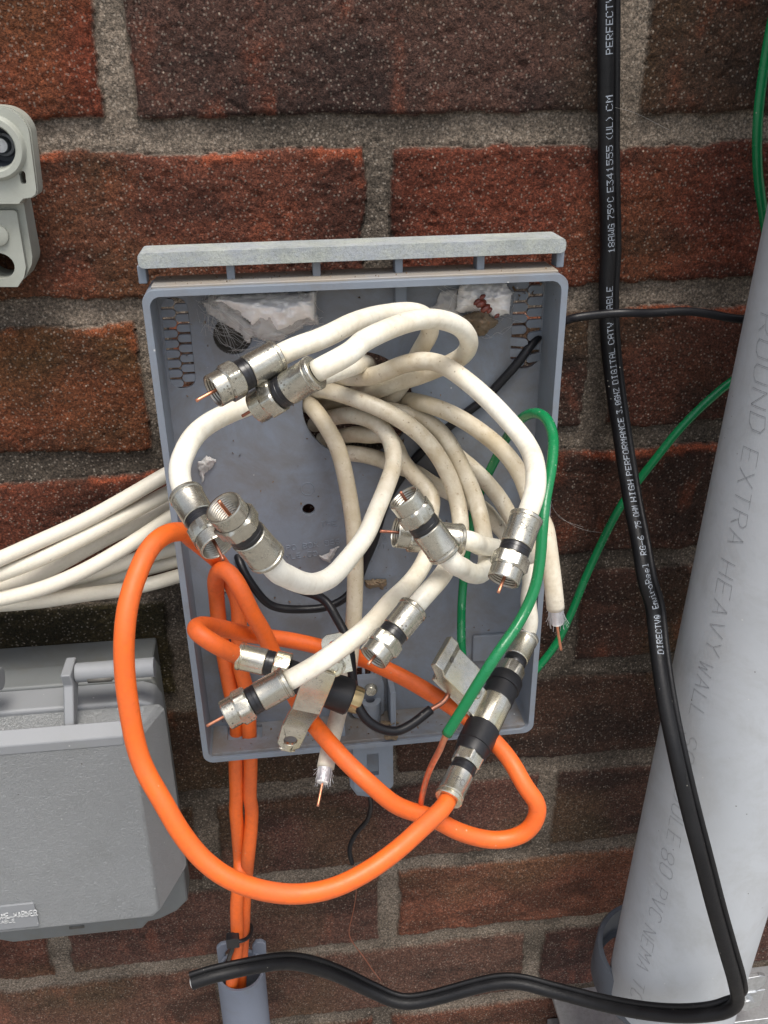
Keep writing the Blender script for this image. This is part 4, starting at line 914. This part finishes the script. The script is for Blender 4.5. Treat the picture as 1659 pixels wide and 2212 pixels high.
mk('channel_lip', extrude([(30, 3), (30, 41), (41, 41), (41, 3)], [], cc[0]-.046, cc[0]+.16, lambda a_, b_, c_: np.array([c_, -b_/1000, zs-.002-a_/1000])), GALV, str_root, angle=30, bevel=.0004)
br = empty('pipe_bracket', W('P', 1540, 900, 35), 'crumpled galvanised clamp ear at the bottom right corner beside the pipe', 'bracket')
zz = W('P', 1500, 940, 50)[2]; x0 = W('P', 1440, 900, 50)[0]; x1 = W('P', 1655, 900, 50)[0]
mk('ear', extrude([(x0-.01, zz-.004), (x1-.004, zz-.003), (x1, zz+.003), (x1-.001, zz+.010), (x1-.006, zz+.0125), (x0+.012, zz+.0115), (x0-.01, zz+.009)], [], 44, 47, SX), GALV, br, angle=30, bevel=.0008)
mk('ear_fold', merge(extrude([(x0-.01, zz-.022), (x0+.018, zz-.021), (x0+.019, zz-.004), (x0-.01, zz-.004)], [], 40, 46.5, SX), boxm(SX, x0-.012, x1-.005, zz-.0045, zz-.003, 20, 48)), GALV, br, angle=30, bevel=.0006)
mk('bolt', lathe(SX(x0+.006, zz-.013, 46), (0, -1, 0), [(0, 5.6), (3.5, 5.6), (4.2, 4.8), (4.2, .1)], 48, hexr=5), GALV, br, angle=25)

# ------------------------------------------------------------------ small grey conduit the orange cables drop into
cz = W('Z', 520, 2095, 47); sc_root = empty('small_conduit', cz, 'narrow blue grey plastic conduit below the box with orange cables dropping into it', 'conduit')
mk('tube', lathe(cz, (.0, .0, -1), [(60, 11.6), (0, 11.9), (-.3, 12.2), (-.3, 13.5), (.3, 13.8), (260, 13.6)], 56), CONDP, sc_root, angle=35)
def CN(u_, v_, w_): return cz+np.array([u_, -w_, v_])/1000
mk('back_flange', merge(extrude([(-13.6, -8), (-13.6, 8), (-11, 11), (-7.5, 11.5), (-6.5, 7), (-9, 3), (-9, -8)], [], -12, -9.5, CN), extrude([(6, -8), (7, 6), (9, 9.5), (12.5, 9.5), (15, 7), (14.4, -8)], [], -12, -9.5, CN)), CONDP, sc_root, angle=30, bevel=.0006)
# zip tie round the orange cables
zt = empty('cable_tie', W('I', 530, 900, 42), 'black cable tie round the two orange cables above the small conduit', 'cable tie')
Pz = Ws('I 462 905 60; 500 918 64; 545 908 62; 583 870 55; 590 830 48; 560 812 41; 500 850 40; 455 890 44; 452 905 54')
mk('strap', tube(spline(Pz, .0012), .0011, 8), SEAL, zt)
zb = W('I', 478, 915, 63)
def ZF(u_, v_, w_): return zb+np.array([u_, -w_, v_])/1000
mk('head', extrude(rrect(-3.4, -3.6, 3.4, 3.4, .8), [], -3, 1.5, ZF), SEAL, zt, angle=30, bevel=.0004)
mk('tail', tube(spline(Ws('I 478 925 62; 475 960 63; 460 1000 62; 448 1040 60'), .001), .0013, 8), SEAL, zt)

# ------------------------------------------------------------------ closed grey utility box, lower left
ub = empty('utility_box', W('H', 300, 1990, 20), 'closed grey plastic utility box with hinged pebbled lid at the lower left', 'utility box')
def pl_(h, *pp): return [W('H', x, y, h) for x, y in pp]
def prism(front, back):
    n_ = len(front); V = list(front)+list(back); F_ = [tuple(range(n_)), tuple(range(n_, 2*n_))[::-1]]+[(i, (i+1) % n_, n_+(i+1) % n_, n_+i) for i in range(n_)]
    return recalc((V, F_))
def uvp(p, h): return np.array([p[0], -h/1000, p[2]])
HF, HM, HBk = 82, 56, 14
front = pl_(HF, (-260, 820), (862, 722), (900, 760), (1082, 1850), (1060, 1880), (-260, 2020))
# lid: textured front face, shoulder ridge, sloping top panel, skirt
def shift(ps, h): return [uvp(p, h) for p in ps]
FX = [np.array(p) for p in front]
xl = FX[0][0]; xr_t = FX[1][0]; xr_b = FX[3][0]; z_t = FX[1][2]; z_b = FX[4][2]; zl_t = FX[0][2]
skR = W('H', 1092, 600, HM)[0]; skT = W('H', 560, 350, HM)[2]; skTr = W('H', 1060, 300, HM)
print('lid', xl, xr_t, xr_b, z_t, z_b, skR, skT)
def Q3(x, h, z): return np.array([x, -h/1000, z])
z_bot = W('H', 1085, 1885, HF)[2]; x_fr = (xr_t+xr_b)/2
x_l = -.33
z_fold = z_t                                                    # where the slope meets the front face
lid_f = prism([Q3(x_l, HF, z_fold-.0), Q3(x_fr-.002, HF, z_fold), Q3(x_fr, HF, z_fold-.003), Q3(x_fr, HF, z_bot+.004), Q3(x_fr-.004, HF, z_bot), Q3(x_l, HF, z_bot)],
              [Q3(x_l, HM, z_fold+.0), Q3(x_fr+.010, HM, z_fold), Q3(x_fr+.012, HM, z_fold-.003), Q3(x_fr+.012, HM, z_bot+.006), Q3(x_fr+.006, HM, z_bot-.004), Q3(x_l, HM, z_bot-.004)])
mk('lid', lid_f, LIDL, ub, angle=30, bevel=.0012, bseg=3)
z_top = W('H', 600, 328, 40)[2]
slope = prism([Q3(x_l, HF-.2, z_fold-.001), Q3(x_fr-.001, HF-.2, z_fold-.001), Q3(x_fr-.002, HF-.2, z_fold+.002), Q3(x_l, HF-.2, z_fold+.002)],
              [Q3(x_l, HM, z_fold-.001), Q3(x_fr+.010, HM, z_fold-.001), Q3(x_fr+.002, HM, z_top-.004), Q3(x_l, HM, z_top-.004)])
mk('lid_shoulder', slope, LIDP, ub, angle=30, bevel=.0008, bseg=3)
mk('lid_ridge', prism([Q3(x_l, HF+.3, z_fold+.004), Q3(x_fr-.003, HF+.3, z_fold+.004), Q3(x_fr-.003, HF+.3, z_fold-.001), Q3(x_l, HF+.3, z_fold-.001)], [Q3(x_l, HF-6, z_fold+.008), Q3(x_fr-.002, HF-6, z_fold+.008), Q3(x_fr-.002, HF-5, z_fold-.001), Q3(x_l, HF-5, z_fold-.001)]), LIDP, ub, angle=30, bevel=.0006)
skx = W('H', 1093, 560, 48)[0]; xb1 = W('H', 1205, 1300, 26)[0]; xb2 = W('H', 1260, 1560, 26)[0]; xb0 = W('H', 1130, 480, 26)[0]; zb1 = W('H', 1250, 1495, 26)[2]; zb2 = W('H', 1255, 1640, 26)[2]; zb3 = W('H', 1195, 1712, 26)[2]
print('base x', skx, xb0, xb1, xb2)
def SK(u_, v_, w_): return np.array([u_, -w_/1000, v_])
mk('lid_skirt', extrude([(x_l, z_bot+.002), (skx-.006, z_bot+.002), (skx, z_bot+.010), (skx, z_top-.008), (skx-.0025, z_top-.0025), (skx-.008, z_top), (x_l, z_top)], [], 40, HM+.3, SK), LIDP, ub, angle=30, bevel=.0014, bseg=3)
hs_ = [W('H', x, y, 40) for x, y in ((90, 2062), (955, 1965), (1000, 1915), (-30, 2010))]
zbb = (hs_[0][2]+hs_[1][2])/2
mk('box_base', extrude([(x_l, hs_[3][2]), (hs_[0][0]-.016, hs_[3][2]), (hs_[0][0], zbb), (hs_[1][0], zbb), (hs_[2][0], hs_[2][2]), (hs_[2][0]+.008, zb3-.004), (xb2-.007, zb3), (xb2, zb2), (xb2, zb1), ((xb0+xb1)/2, zb1+.002), ((xb0+xb1)/2, z_top-.004), (skx-.004, z_top+.001), (x_l, z_top+.001)], [], 24, 40.2, SK), LIDD, ub, angle=30, bevel=.0012, bseg=3)
zw = W('H', 500, 225, 23)[2]
mk('wall_flange', extrude([(x_l, z_bot+.01), (W('H', 1045, 200, 12)[0], z_bot+.01), (W('H', 1050, 190, 12)[0], zw+.001), (x_l, zw+.001)], [], 2, 23.8, SK), LIDD, ub, angle=30, bevel=.001)
hp = W('H', 500, 250, 58); hq = W('H', 790, 225, 58)
hz = (hp[2]+hq[2])/2-.0005
mk('hinge_barrel', lathe(Q3(hp[0]+.0005, 58, hz), (1, 0, 0), [(0, .1), (0, 4.1), (.4, 4.4), (34, 4.4), (34.5, 4.6), (34.5, .1)], 36), LIDP, ub, angle=35)
mk('hinge_slot_shade', boxm(lambda a_, b_, c_: Q3(a_, c_, b_), W('H', 585, 290, 62)[0], W('H', 752, 290, 62)[0], hz-.0026, hz-.0008, 58, 63.0), ETCH_SHADE, ub)  # solid dark block; its colour stands for the shade in the slot
zr = W('H', 465, 580, HF-12)[2]
mk('hinge_rib', prism([Q3(hp[0]-.0042, 66, hz+.0046), Q3(hp[0]-.0042, 64.5, hz-.002), Q3(hp[0]-.0042, HF-7, zr), Q3(hp[0]-.0042, HF-14, zr-.001), Q3(hp[0]-.0042, 52, hz-.004), Q3(hp[0]-.0042, 52, hz+.0046)],
                      [Q3(hp[0]+.0002, 66, hz+.0046), Q3(hp[0]+.0002, 64.5, hz-.002), Q3(hp[0]+.0002, HF-7, zr), Q3(hp[0]+.0002, HF-14, zr-.001), Q3(hp[0]+.0002, 52, hz-.004), Q3(hp[0]+.0002, 52, hz+.0046)]), LIDP, ub, angle=30, bevel=.0006)
mk('hinge_barrel', lathe(Q3(W('H', 12, 290, 58)[0], 58, hz), (-1, 0, 0), [(0, .1), (0, 4.7), (.4, 5.1), (40, 5.1)], 36), LIDP, ub, angle=35)
mk('bottom_notch_shade', boxm(lambda a_, b_, c_: Q3(a_, c_, b_), W('H', 465, 1960, 40)[0], W('H', 568, 1960, 40)[0], W('H', 500, 1965, 40)[2], W('H', 500, 1948, 40)[2], 30, 40.5), ETCH_SHADE, ub)  # dark block in place of a shaded notch, nothing is cut
# moulded name plate
na, nb_ = W('H', 262, 1785, HF), W('H', 298, 1945, HF)
npz0, npz1 = nb_[2]+.001, na[2]; npx = nb_[0]-.002
plate = mk('name_plate', extrude(rrect(npx-.052, npz0, npx, npz1, .0012, 4), [], HF-.1, HF+.9, SK), LIDP, ub, angle=30, bevel=.0004)
def npfr(x0, z0, sc):
    return lambda x_, y_, l_: Q3(x0+x_*sc, HF+1.0+l_, z0+y_*sc)
let = []
for txt, xa, xb, yb, hh_, th_ in (('TIME WARNER', -34, 256, 1866, .0036, .0003), ('CABLE', -6, 106, 1912, .0021, .0002)):
    st, wd = strokes(txt, 5.3); pa_, pb_ = W('H', xa, yb+(258-xa)*.085, HF), W('H', xb, yb, HF); sx_ = (pb_[0]-pa_[0])/wd
    for pl in st: let.append(tube(resample([Q3(pa_[0]+a_*sx_, HF+1.0, pb_[2]+b_*hh_/6) for a_, b_ in pl], .0008), th_, 5, False))
let.append(tube([W('H', -34, 1899, HF+1), W('H', 256, 1876, HF+1)], .0002, 5, False))
mk('raised_lettering', merge(*let), plastic('raised_letter_plastic', (.48, .49, .49), (.3, .3, .3), .1, speck=False), plate)

# ------------------------------------------------------------------ pale grey bracket, upper left
mb = empty('mounting_plate', W('N', 60, 1300, 20), 'pale grey plastic mounting plate with round recess at the upper left edge', 'mounting plate')
def npts(h, *pp): return [(lambda p: (p[0], p[2]))(W('N', x, y, h)) for x, y in pp]
hN = 26
def arcp(cx, cy, r, a0, a1, n_=12): return [(cx+r*math.cos(math.radians(t)), cy+r*math.sin(math.radians(t))) for t in np.linspace(a0, a1, n_)]
up_out = [(-400, 1180), (-400, 180), (-60, 180)]+arcp(-30, 520, 335, -80, -12, 12)+[(372, 1030), (362, 1080), (320, 1112), (240, 1124), (212, 1150), (195, 1178)]
ringc = W('N', -60, 600, hN)
slot = npts(hN, (190, 845), (200, 838), (240, 842), (258, 862), (270, 955), (262, 972), (225, 975), (210, 955))
hole_c = (ringc[0], ringc[2]); r_in = W('N', 168, 600, hN)[0]-ringc[0]; r_out = W('N', 258, 600, hN)[0]-ringc[0]
up_p = npts(hN, *up_out)
rin_h = circ(hole_c[0], hole_c[1], r_in-.0004, 48)
mk('upper_plate', extrude(up_p, [rin_h, slot], hN-2, hN, SK), METERP, mb, angle=30)
def grow(ps, d):
    c_ = np.mean(ps, axis=0); return [tuple(np.array(p)+nrm(np.array(p)-c_)*d) for p in ps]
mk('backing_step', extrude(grow(up_p, .0004), [rin_h, slot], hN-6, hN-2.2, SK), METERP, mb, angle=30)
mk('backing', extrude(grow(up_p, .0004), [rin_h, slot], hN-11, hN-6.2, SK), METERP, mb, angle=30, bevel=.0008)
mk('recess_ring', lathe((ringc[0], -(hN-2.5)/1000, ringc[2]), (0, -1, 0), [(0, r_out*1000+1), (4.5, r_out*1000), (5.2, r_out*1000-.7), (5.2, r_in*1000+.5), (4.6, r_in*1000), (1.5, r_in*1000-.4), (-2, r_in*1000-.8)], 64), METERP, mb, angle=35)
mk('recess', lathe((ringc[0], -(hN-2.5)/1000, ringc[2]), (0, -1, 0), [(-2, r_in*1000-.7), (-14, r_in*1000-1.5), (-14, .1)], 64), CLAMPD, mb, angle=35)  # lining coloured dark so the recess reads as deep shade
mk('bolt', merge(lathe((ringc[0], -(hN-15)/1000, ringc[2]), (0, -1, 0), [(0, r_in*1000*.55), (1.5, r_in*1000*.52), (1.9, r_in*1000*.4)], 40), lathe((ringc[0], -(hN-15)/1000, ringc[2]), (0, -1, 0), [(0, r_in*400), (5, r_in*400), (6, r_in*320), (6, .1)], 40)), GALV, mb, angle=35)
lo_out = [(-400, 2030), (-400, 1245), (140, 1243), (170, 1262), (265, 1830), (245, 1935), (180, 2030)]
lo_p = npts(hN-5, *lo_out); lc = W('N', -10, 1815, hN-5); lr = W('N', 150, 1815, hN-5)[0]-lc[0]
lh = circ(lc[0], lc[2], lr, 30, lr*.86)
mk('lower_plate', extrude(lo_p, [lh], hN-8, hN-5, SK), METERP, mb, angle=30)
mid_p = npts(hN-8, (-400, 2010), (-400, 1140), (235, 1125), (330, 1720), (325, 1800), (262, 1935), (180, 2000))
mk('lower_step', extrude(mid_p, [lh], hN-15, hN-8.2, SK), METERP, mb, angle=30)
lo2 = npts(hN-15, (-400, 1990), (-400, 1130), (262, 1118), (368, 1700), (362, 1760), (300, 1900), (180, 1960))
mk('lower_backing', extrude(lo2, [lh], 2, hN-15.2, SK), METERP, mb, angle=30, bevel=.0008)
ec = W('N', -20, 1500, hN-5)
mk('boss', lathe((ec[0], -(hN-5)/1000, ec[2]), (0, -1, 0), [(0, 4.2), (1.2, 4.0), (1.5, 3.4), (1.5, .1)], 30), METERP, mb, angle=35)

# ------------------------------------------------------------------ cocoons, webs and litter
def silk_mat(name, c0, c1, alpha0, brown=.3):
    s = NT(name); f = s.noise(150, 5, .7); c = s.mix(s.ramp(f, [(.4, 0), (.75, brown)]), c0, c1)
    c = s.mix(s.math('MULTIPLY', s.ramp(s.voro(180), [(.08, 1), (.2, 0)]), brown), c, (.25, .14, .08))
    s.out(c, .8, s.bump(s.noise(420, 5, .75), .0003, .7))
    s.b.inputs['Subsurface Weight'].default_value = .15; s.b.inputs['Subsurface Radius'].default_value = (.002, .002, .0015)
    th = attr(s, 'thick', 'Fac'); nz_ = s.noise(420, 5, .85)
    al = s.math('MULTIPLY', s.ramp(s.math('ADD', s.math('MULTIPLY', th, 1.5), s.math('MULTIPLY', nz_, .8)), [(.48, 0), (.95, 1)]), alpha0)
    s.L.new(al, s.b.inputs['Alpha'])
    return s.m
SILK = silk_mat('white_silk', (.86, .84, .82), (.55, .38, .28), 1, .16)
WEB = silk_mat('grey_web', (.62, .60, .58), (.34, .28, .22), .6, .35)
THR = simple('silk_thread', (.55, .54, .52), .7)
NEST = silk_mat('brown_nest', (.20, .145, .09), (.07, .05, .03), 1, .5)
LAST = {}
def mkb(name, geo, mat, parent=None):
    o = mk(name, geo, mat, parent)
    if len(o.data.vertices) == len(LAST['t']):
        a = o.data.attributes.new('thick', 'FLOAT', 'POINT'); a.data.foreach_set('value', LAST['t'])
    return o
def blob(poly, h_edge, h_mid, seed, jag=.6, thick=None, step=.0011):
    """lumpy patch: outline in picture pixels (crop, x, y); rises from h_edge to h_mid"""
    k = poly[0]; pts = [px(k, x, y) for x, y in poly[1]]
    xs_ = [p[0] for p in pts]; ys_ = [p[1] for p in pts]; N_ = 46
    gx = np.linspace(min(xs_), max(xs_), N_); gy = np.linspace(min(ys_), max(ys_), N_); GX, GY = np.meshgrid(gx, gy)
    rg_ = np.random.default_rng(seed)
    GXn = GX+(fbm(GX, GY, 14, seed, 3)-.5)*14*jag; GYn = GY+(fbm(GX, GY, 14, seed+5, 3)-.5)*14*jag
    # signed distance to polygon
    D = np.full(GX.shape, 1e9); inside = np.zeros(GX.shape, bool)
    for (xa, ya), (xb, yb) in zip(pts, pts[1:]+pts[:1]):
        tt_ = np.clip(((GXn-xa)*(xb-xa)+(GYn-ya)*(yb-ya))/((xb-xa)**2+(yb-ya)**2+1e-9), 0, 1)
        D = np.minimum(D, np.hypot(GXn-xa-tt_*(xb-xa), GYn-ya-tt_*(yb-ya)))
        c_ = ((ya > GYn) != (yb > GYn)) & (GXn < (xb-xa)*(GYn-ya)/(yb-ya+1e-9)+xa); inside ^= c_
    md = D[inside].max() if inside.any() else 1
    prof = np.sqrt(np.clip(D/md, 0, 1))
    Hh = h_edge+(h_mid-h_edge)*prof+(fbm(GX, GY, 16, seed+9, 3)-.5)*(h_mid-h_edge)*.7*prof
    idx = -np.ones(GX.shape, int); V = []; F_ = []; TH = []
    for i in range(N_):
        for j in range(N_):
            if inside[i, j]: idx[i, j] = len(V); TH.append(float(prof[i, j])); r = ray(GX[i, j], GY[i, j]); V.append(CAMP+r*((HC-Hh[i, j]/1000)/r[1]))
    for i in range(N_-1):
        for j in range(N_-1):
            q_ = (idx[i, j], idx[i, j+1], idx[i+1, j+1], idx[i+1, j])
            if min(q_) >= 0: F_.append(q_)
    b0 = len(V); V2 = [v+np.array([0, .0004, 0]) for v in V]; LAST['t'] = TH+TH
    return V+V2, F_+[tuple(i+b0 for i in f)[::-1] for f in F_]
def threads(pts, n_, seed, sag=.003, r=.00006):
    rg_ = random.Random(seed); g = []
    for _ in range(n_):
        a_, b_ = rg_.sample(pts, 2); a_ = a_+np.array([rg_.uniform(-.003, .003) for _ in range(3)]); b_ = b_+np.array([rg_.uniform(-.003, .003) for _ in range(3)])
        g.append(tube([a_*(1-t)+b_*t-np.array([0, 0, sag*4*t*(1-t)*rg_.random()]) for t in np.linspace(0, 1, 7)], r, 3, False))
    return merge(*g)
co1 = empty('spider_cocoon', W('A', 900, 560, 40), 'large torn white silk cocoon under the top rim, left of centre', 'cocoon')
mkb('silk', blob(('A', [(600, 430), (700, 425), (1235, 412), (1240, 500), (1225, 625), (1180, 590), (1110, 620), (1040, 660), (980, 680), (930, 640), (890, 615), (820, 640), (770, 590), (700, 540), (620, 500), (520, 480)]), HB+.6, 58, 3), SILK, co1)
mkb('silk_veil', blob(('A', [(560, 420), (1250, 405), (1255, 640), (1180, 640), (1090, 690), (960, 735), (820, 720), (780, 620), (640, 560), (500, 520), (470, 470)]), HB+.4, 52, 17, 1.1), WEB, co1)
mkb('loose_web', blob(('A', [(490, 470), (640, 470), (800, 600), (1000, 660), (1060, 650), (1030, 730), (900, 745), (830, 700), (800, 760), (700, 660), (600, 600), (520, 560)]), HB+.5, 50, 11, .9), WEB, co1)
mk('threads', threads([W('A', x, y, h) for x, y, h in ((480, 500, 46), (560, 430, 50), (600, 600, 46), (820, 700, 47), (1000, 760, 47), (1080, 650, 48), (1240, 600, 47), (1180, 420, 55), (700, 790, 46), (530, 650, 46))], 80, 5), THR, co1)
dh = NT('dark_recess'); DARKR = dh.out(dh.mix(dh.noise(300, 4), (.03, .025, .02), (.16, .14, .12)), .9)
mk('knockout', lathe(BX(ov_u, ov_v, HB-9), (0, -1, 0), [(0, .1), (0, 7.4), (8.9, 7.6)], 40), DARKR, box, angle=35)  # cup in a dark tone, shade of the hole put into its colour
co2 = empty('spider_cocoon', W('B', 980, 450, 38), 'smaller silk cocoon with red brown husks near the right vent', 'cocoon')
mkb('silk', blob(('B', [(845, 355), (1140, 340), (1200, 420), (1180, 560), (1080, 590), (1010, 560), (940, 550), (860, 560), (810, 540), (825, 450)]), HB+.5, 55, 21, .7), SILK, co2)
mkb('nest', blob(('B', [(870, 560), (940, 530), (1050, 560), (1110, 600), (1075, 650), (1000, 700), (960, 705), (900, 640), (850, 590)]), HB+.5, 57, 33, .9), NEST, co2)
mkb('loose_web', blob(('B', [(720, 420), (840, 380), (850, 560), (800, 590), (700, 540), (640, 520), (690, 480)]), HB+.4, 48.5, 35, .9), WEB, co2)
HUSK = simple('red_brown_husk', (.14, .03, .018), .35, nscale=400, var=.5)
hg = []
rg_ = random.Random(4)
for x, y, s_ in ((995, 445, 1.3), (985, 490, 2.2), (1015, 520, 2.0), (960, 480, 1.5), (1040, 535, 1.3), (1090, 570, 1.1)):
    c_ = W('B', x, y, 57); d_ = nrm([rg_.uniform(-1, 1), rg_.uniform(-.4, .4), rg_.uniform(-1, 1)])
    hg.append(lathe(c_, d_, [(-s_*1.2, .05), (-s_*.9, s_*.5), (0, s_*.75), (s_*.8, s_*.5), (s_*1.2, .05)], 10))
mk('husks', merge(*hg), HUSK, co2)
mk('threads', threads([W('B', x, y, h) for x, y, h in ((720, 350, 55), (700, 560, 47), (840, 480, 49), (1130, 600, 48), (1220, 600, 46), (1180, 400, 50), (1020, 700, 48))], 16, 8), THR, co2)
co3 = empty('web_clump', W('O', 1180, 1020, 34), 'small curled dirty silk clump on the back plate between the lower cables', 'cocoon')
mk('curl', merge(tube(spline([W('O', 1190+62*math.cos(t)*(1-t/16), 1040+62*math.sin(t)*(1-t/16), HB+3+t*.5) for t in np.linspace(0, 8, 22)], .001), .0011, 8, True, .1), tube(spline(Ws('O 1140 1010 49; 1110 930 48; 1090 860 47; 1100 790 46'), .001), .0010, 8, True, .12)), WEB, co3)
mkb('crumbs', blob(('O', [(1020, 1040), (1120, 1010), (1250, 1030), (1240, 1100), (1120, 1120), (1040, 1090)]), HB+.3, 49, 51, 1.2), NEST, co3)
cw = empty('web_clump', W('O', 700, 800, 32), 'pale triangular scrap of web stuck over the moulded lettering', 'cocoon')
mkb('silk', blob(('O', [(600, 800), (700, 770), (800, 710), (790, 760), (730, 830), (700, 870), (650, 850)]), HB+.3, 47.5, 61, .8), WEB, cw)
cb_ = empty('web_clump', W('C', 380, 200, 34), 'wispy grey web with a twig between the left rim and the back plate', 'cocoon')
mkb('silk', blob(('C', [(290, 190), (360, 150), (420, 175), (390, 230), (340, 300), (310, 350), (300, 260)]), HB+.3, 48, 71, 1.0), WEB, cb_)
for nm, lab, k_, x_, y_, s_ in (('leaf_litter', 'crumbly brown nest on the box floor beside the latch boss', 'S', 1030, 450, 1), ('leaf_litter', 'brown litter hanging from the rim just under the black wire', 'S', 1070, 670, .8)):
    pp = [(x_+170*s_*math.cos(t), y_+75*s_*math.sin(t)) for t in np.linspace(0, 6, 9)]
    o = mkb(nm, blob(('S', pp), 53 if s_ == 1 else 64, 60 if s_ == 1 else 70, int(81*s_), .9), NEST); tag(o, lab, 'litter')
FLAKE = simple('brown_flake', (.16, .10, .055), .8, nscale=500, var=.5)
def flakes(n_, pts, seed, smin, smax):
    rg_ = random.Random(seed); V = []; F_ = []
    for _ in range(n_):
        c_ = pts(rg_); s_ = rg_.uniform(smin, smax)
        d1 = nrm([rg_.gauss(0, 1) for _ in range(3)]); d2 = nrm(np.cross(d1, [rg_.gauss(0, 1) for _ in range(3)])); b0 = len(V); m_ = rg_.choice((4, 5, 6)); up_ = np.cross(d1, d2)
        for i in range(m_):
            t = 6.283*i/m_; V.append(c_+(d1*math.cos(t)*s_*rg_.uniform(.6, 1.3)+d2*math.sin(t)*s_*.45+up_*.3*s_*math.cos(2*t)))
        F_.append(tuple(range(b0, b0+m_)))
    return V, F_
def on_plate(rg_):
    u_, v_ = rg_.uniform(8, BW-8), rg_.uniform(8, BH-8); return BX(u_, v_, HB+.3)
fk = mk('litter_flakes', merge(flakes(150, on_plate, 3, .0002, .0008), flakes(26, on_plate, 13, .0007, .0017), flakes(90, lambda g: BX(g.uniform(5, BW-5), BH-4.8, g.uniform(HB+1, HR-2)), 4, .0003, .0010), flakes(60, lambda g: BX(g.uniform(5, BW-5), -1.2, g.uniform(48, HR-3)), 5, .0002, .0006),
        flakes(16, lambda g: BX(g.uniform(VR[0]-6, VR[2]), g.uniform(VR[1]-2, VR[1]+9), HB+.6), 6, .0005, .0016)), FLAKE)
tag(fk, 'scattered brown crumbs and leaf flakes inside the box', 'litter', kind='stuff')
# crumbs caught on the cable tops
cabp = [CAB[k]['P'] for k in ('c8', 'c5', 'cut1', 'c7', 'c10')]
def on_cable(g):
    P = g.choice(cabp); p = P[g.randrange(25, len(P)-12)]; return p+np.array([g.uniform(-.001, .001), -.0030, .0018])
fk2 = mk('litter_flakes', flakes(46, on_cable, 9, .0002, .0008), FLAKE); tag(fk2, 'fine brown crumbs resting on the dirty white cables', 'litter', kind='stuff')
for t, lb in (('J 240 1520 60; 330 1640 30; 480 1720 12; 640 1740 4', 'long fine spider thread from the plug at the right rim to the flat black cable'), ('J 260 1500 62; 290 1600 40; 350 1660 22; 470 1700 10', 'short fine spider thread over the dark brick right of the box'), ('U 1000 465 10; 1080 480 4; 1150 520 3; 1230 560 3', 'fine spider thread over the mortar beside the top of the flat black cable')):
    tag(mk('spider_thread', tube(spline(Ws(t), .004), .00005, 3, False), THR), lb, 'spider web')
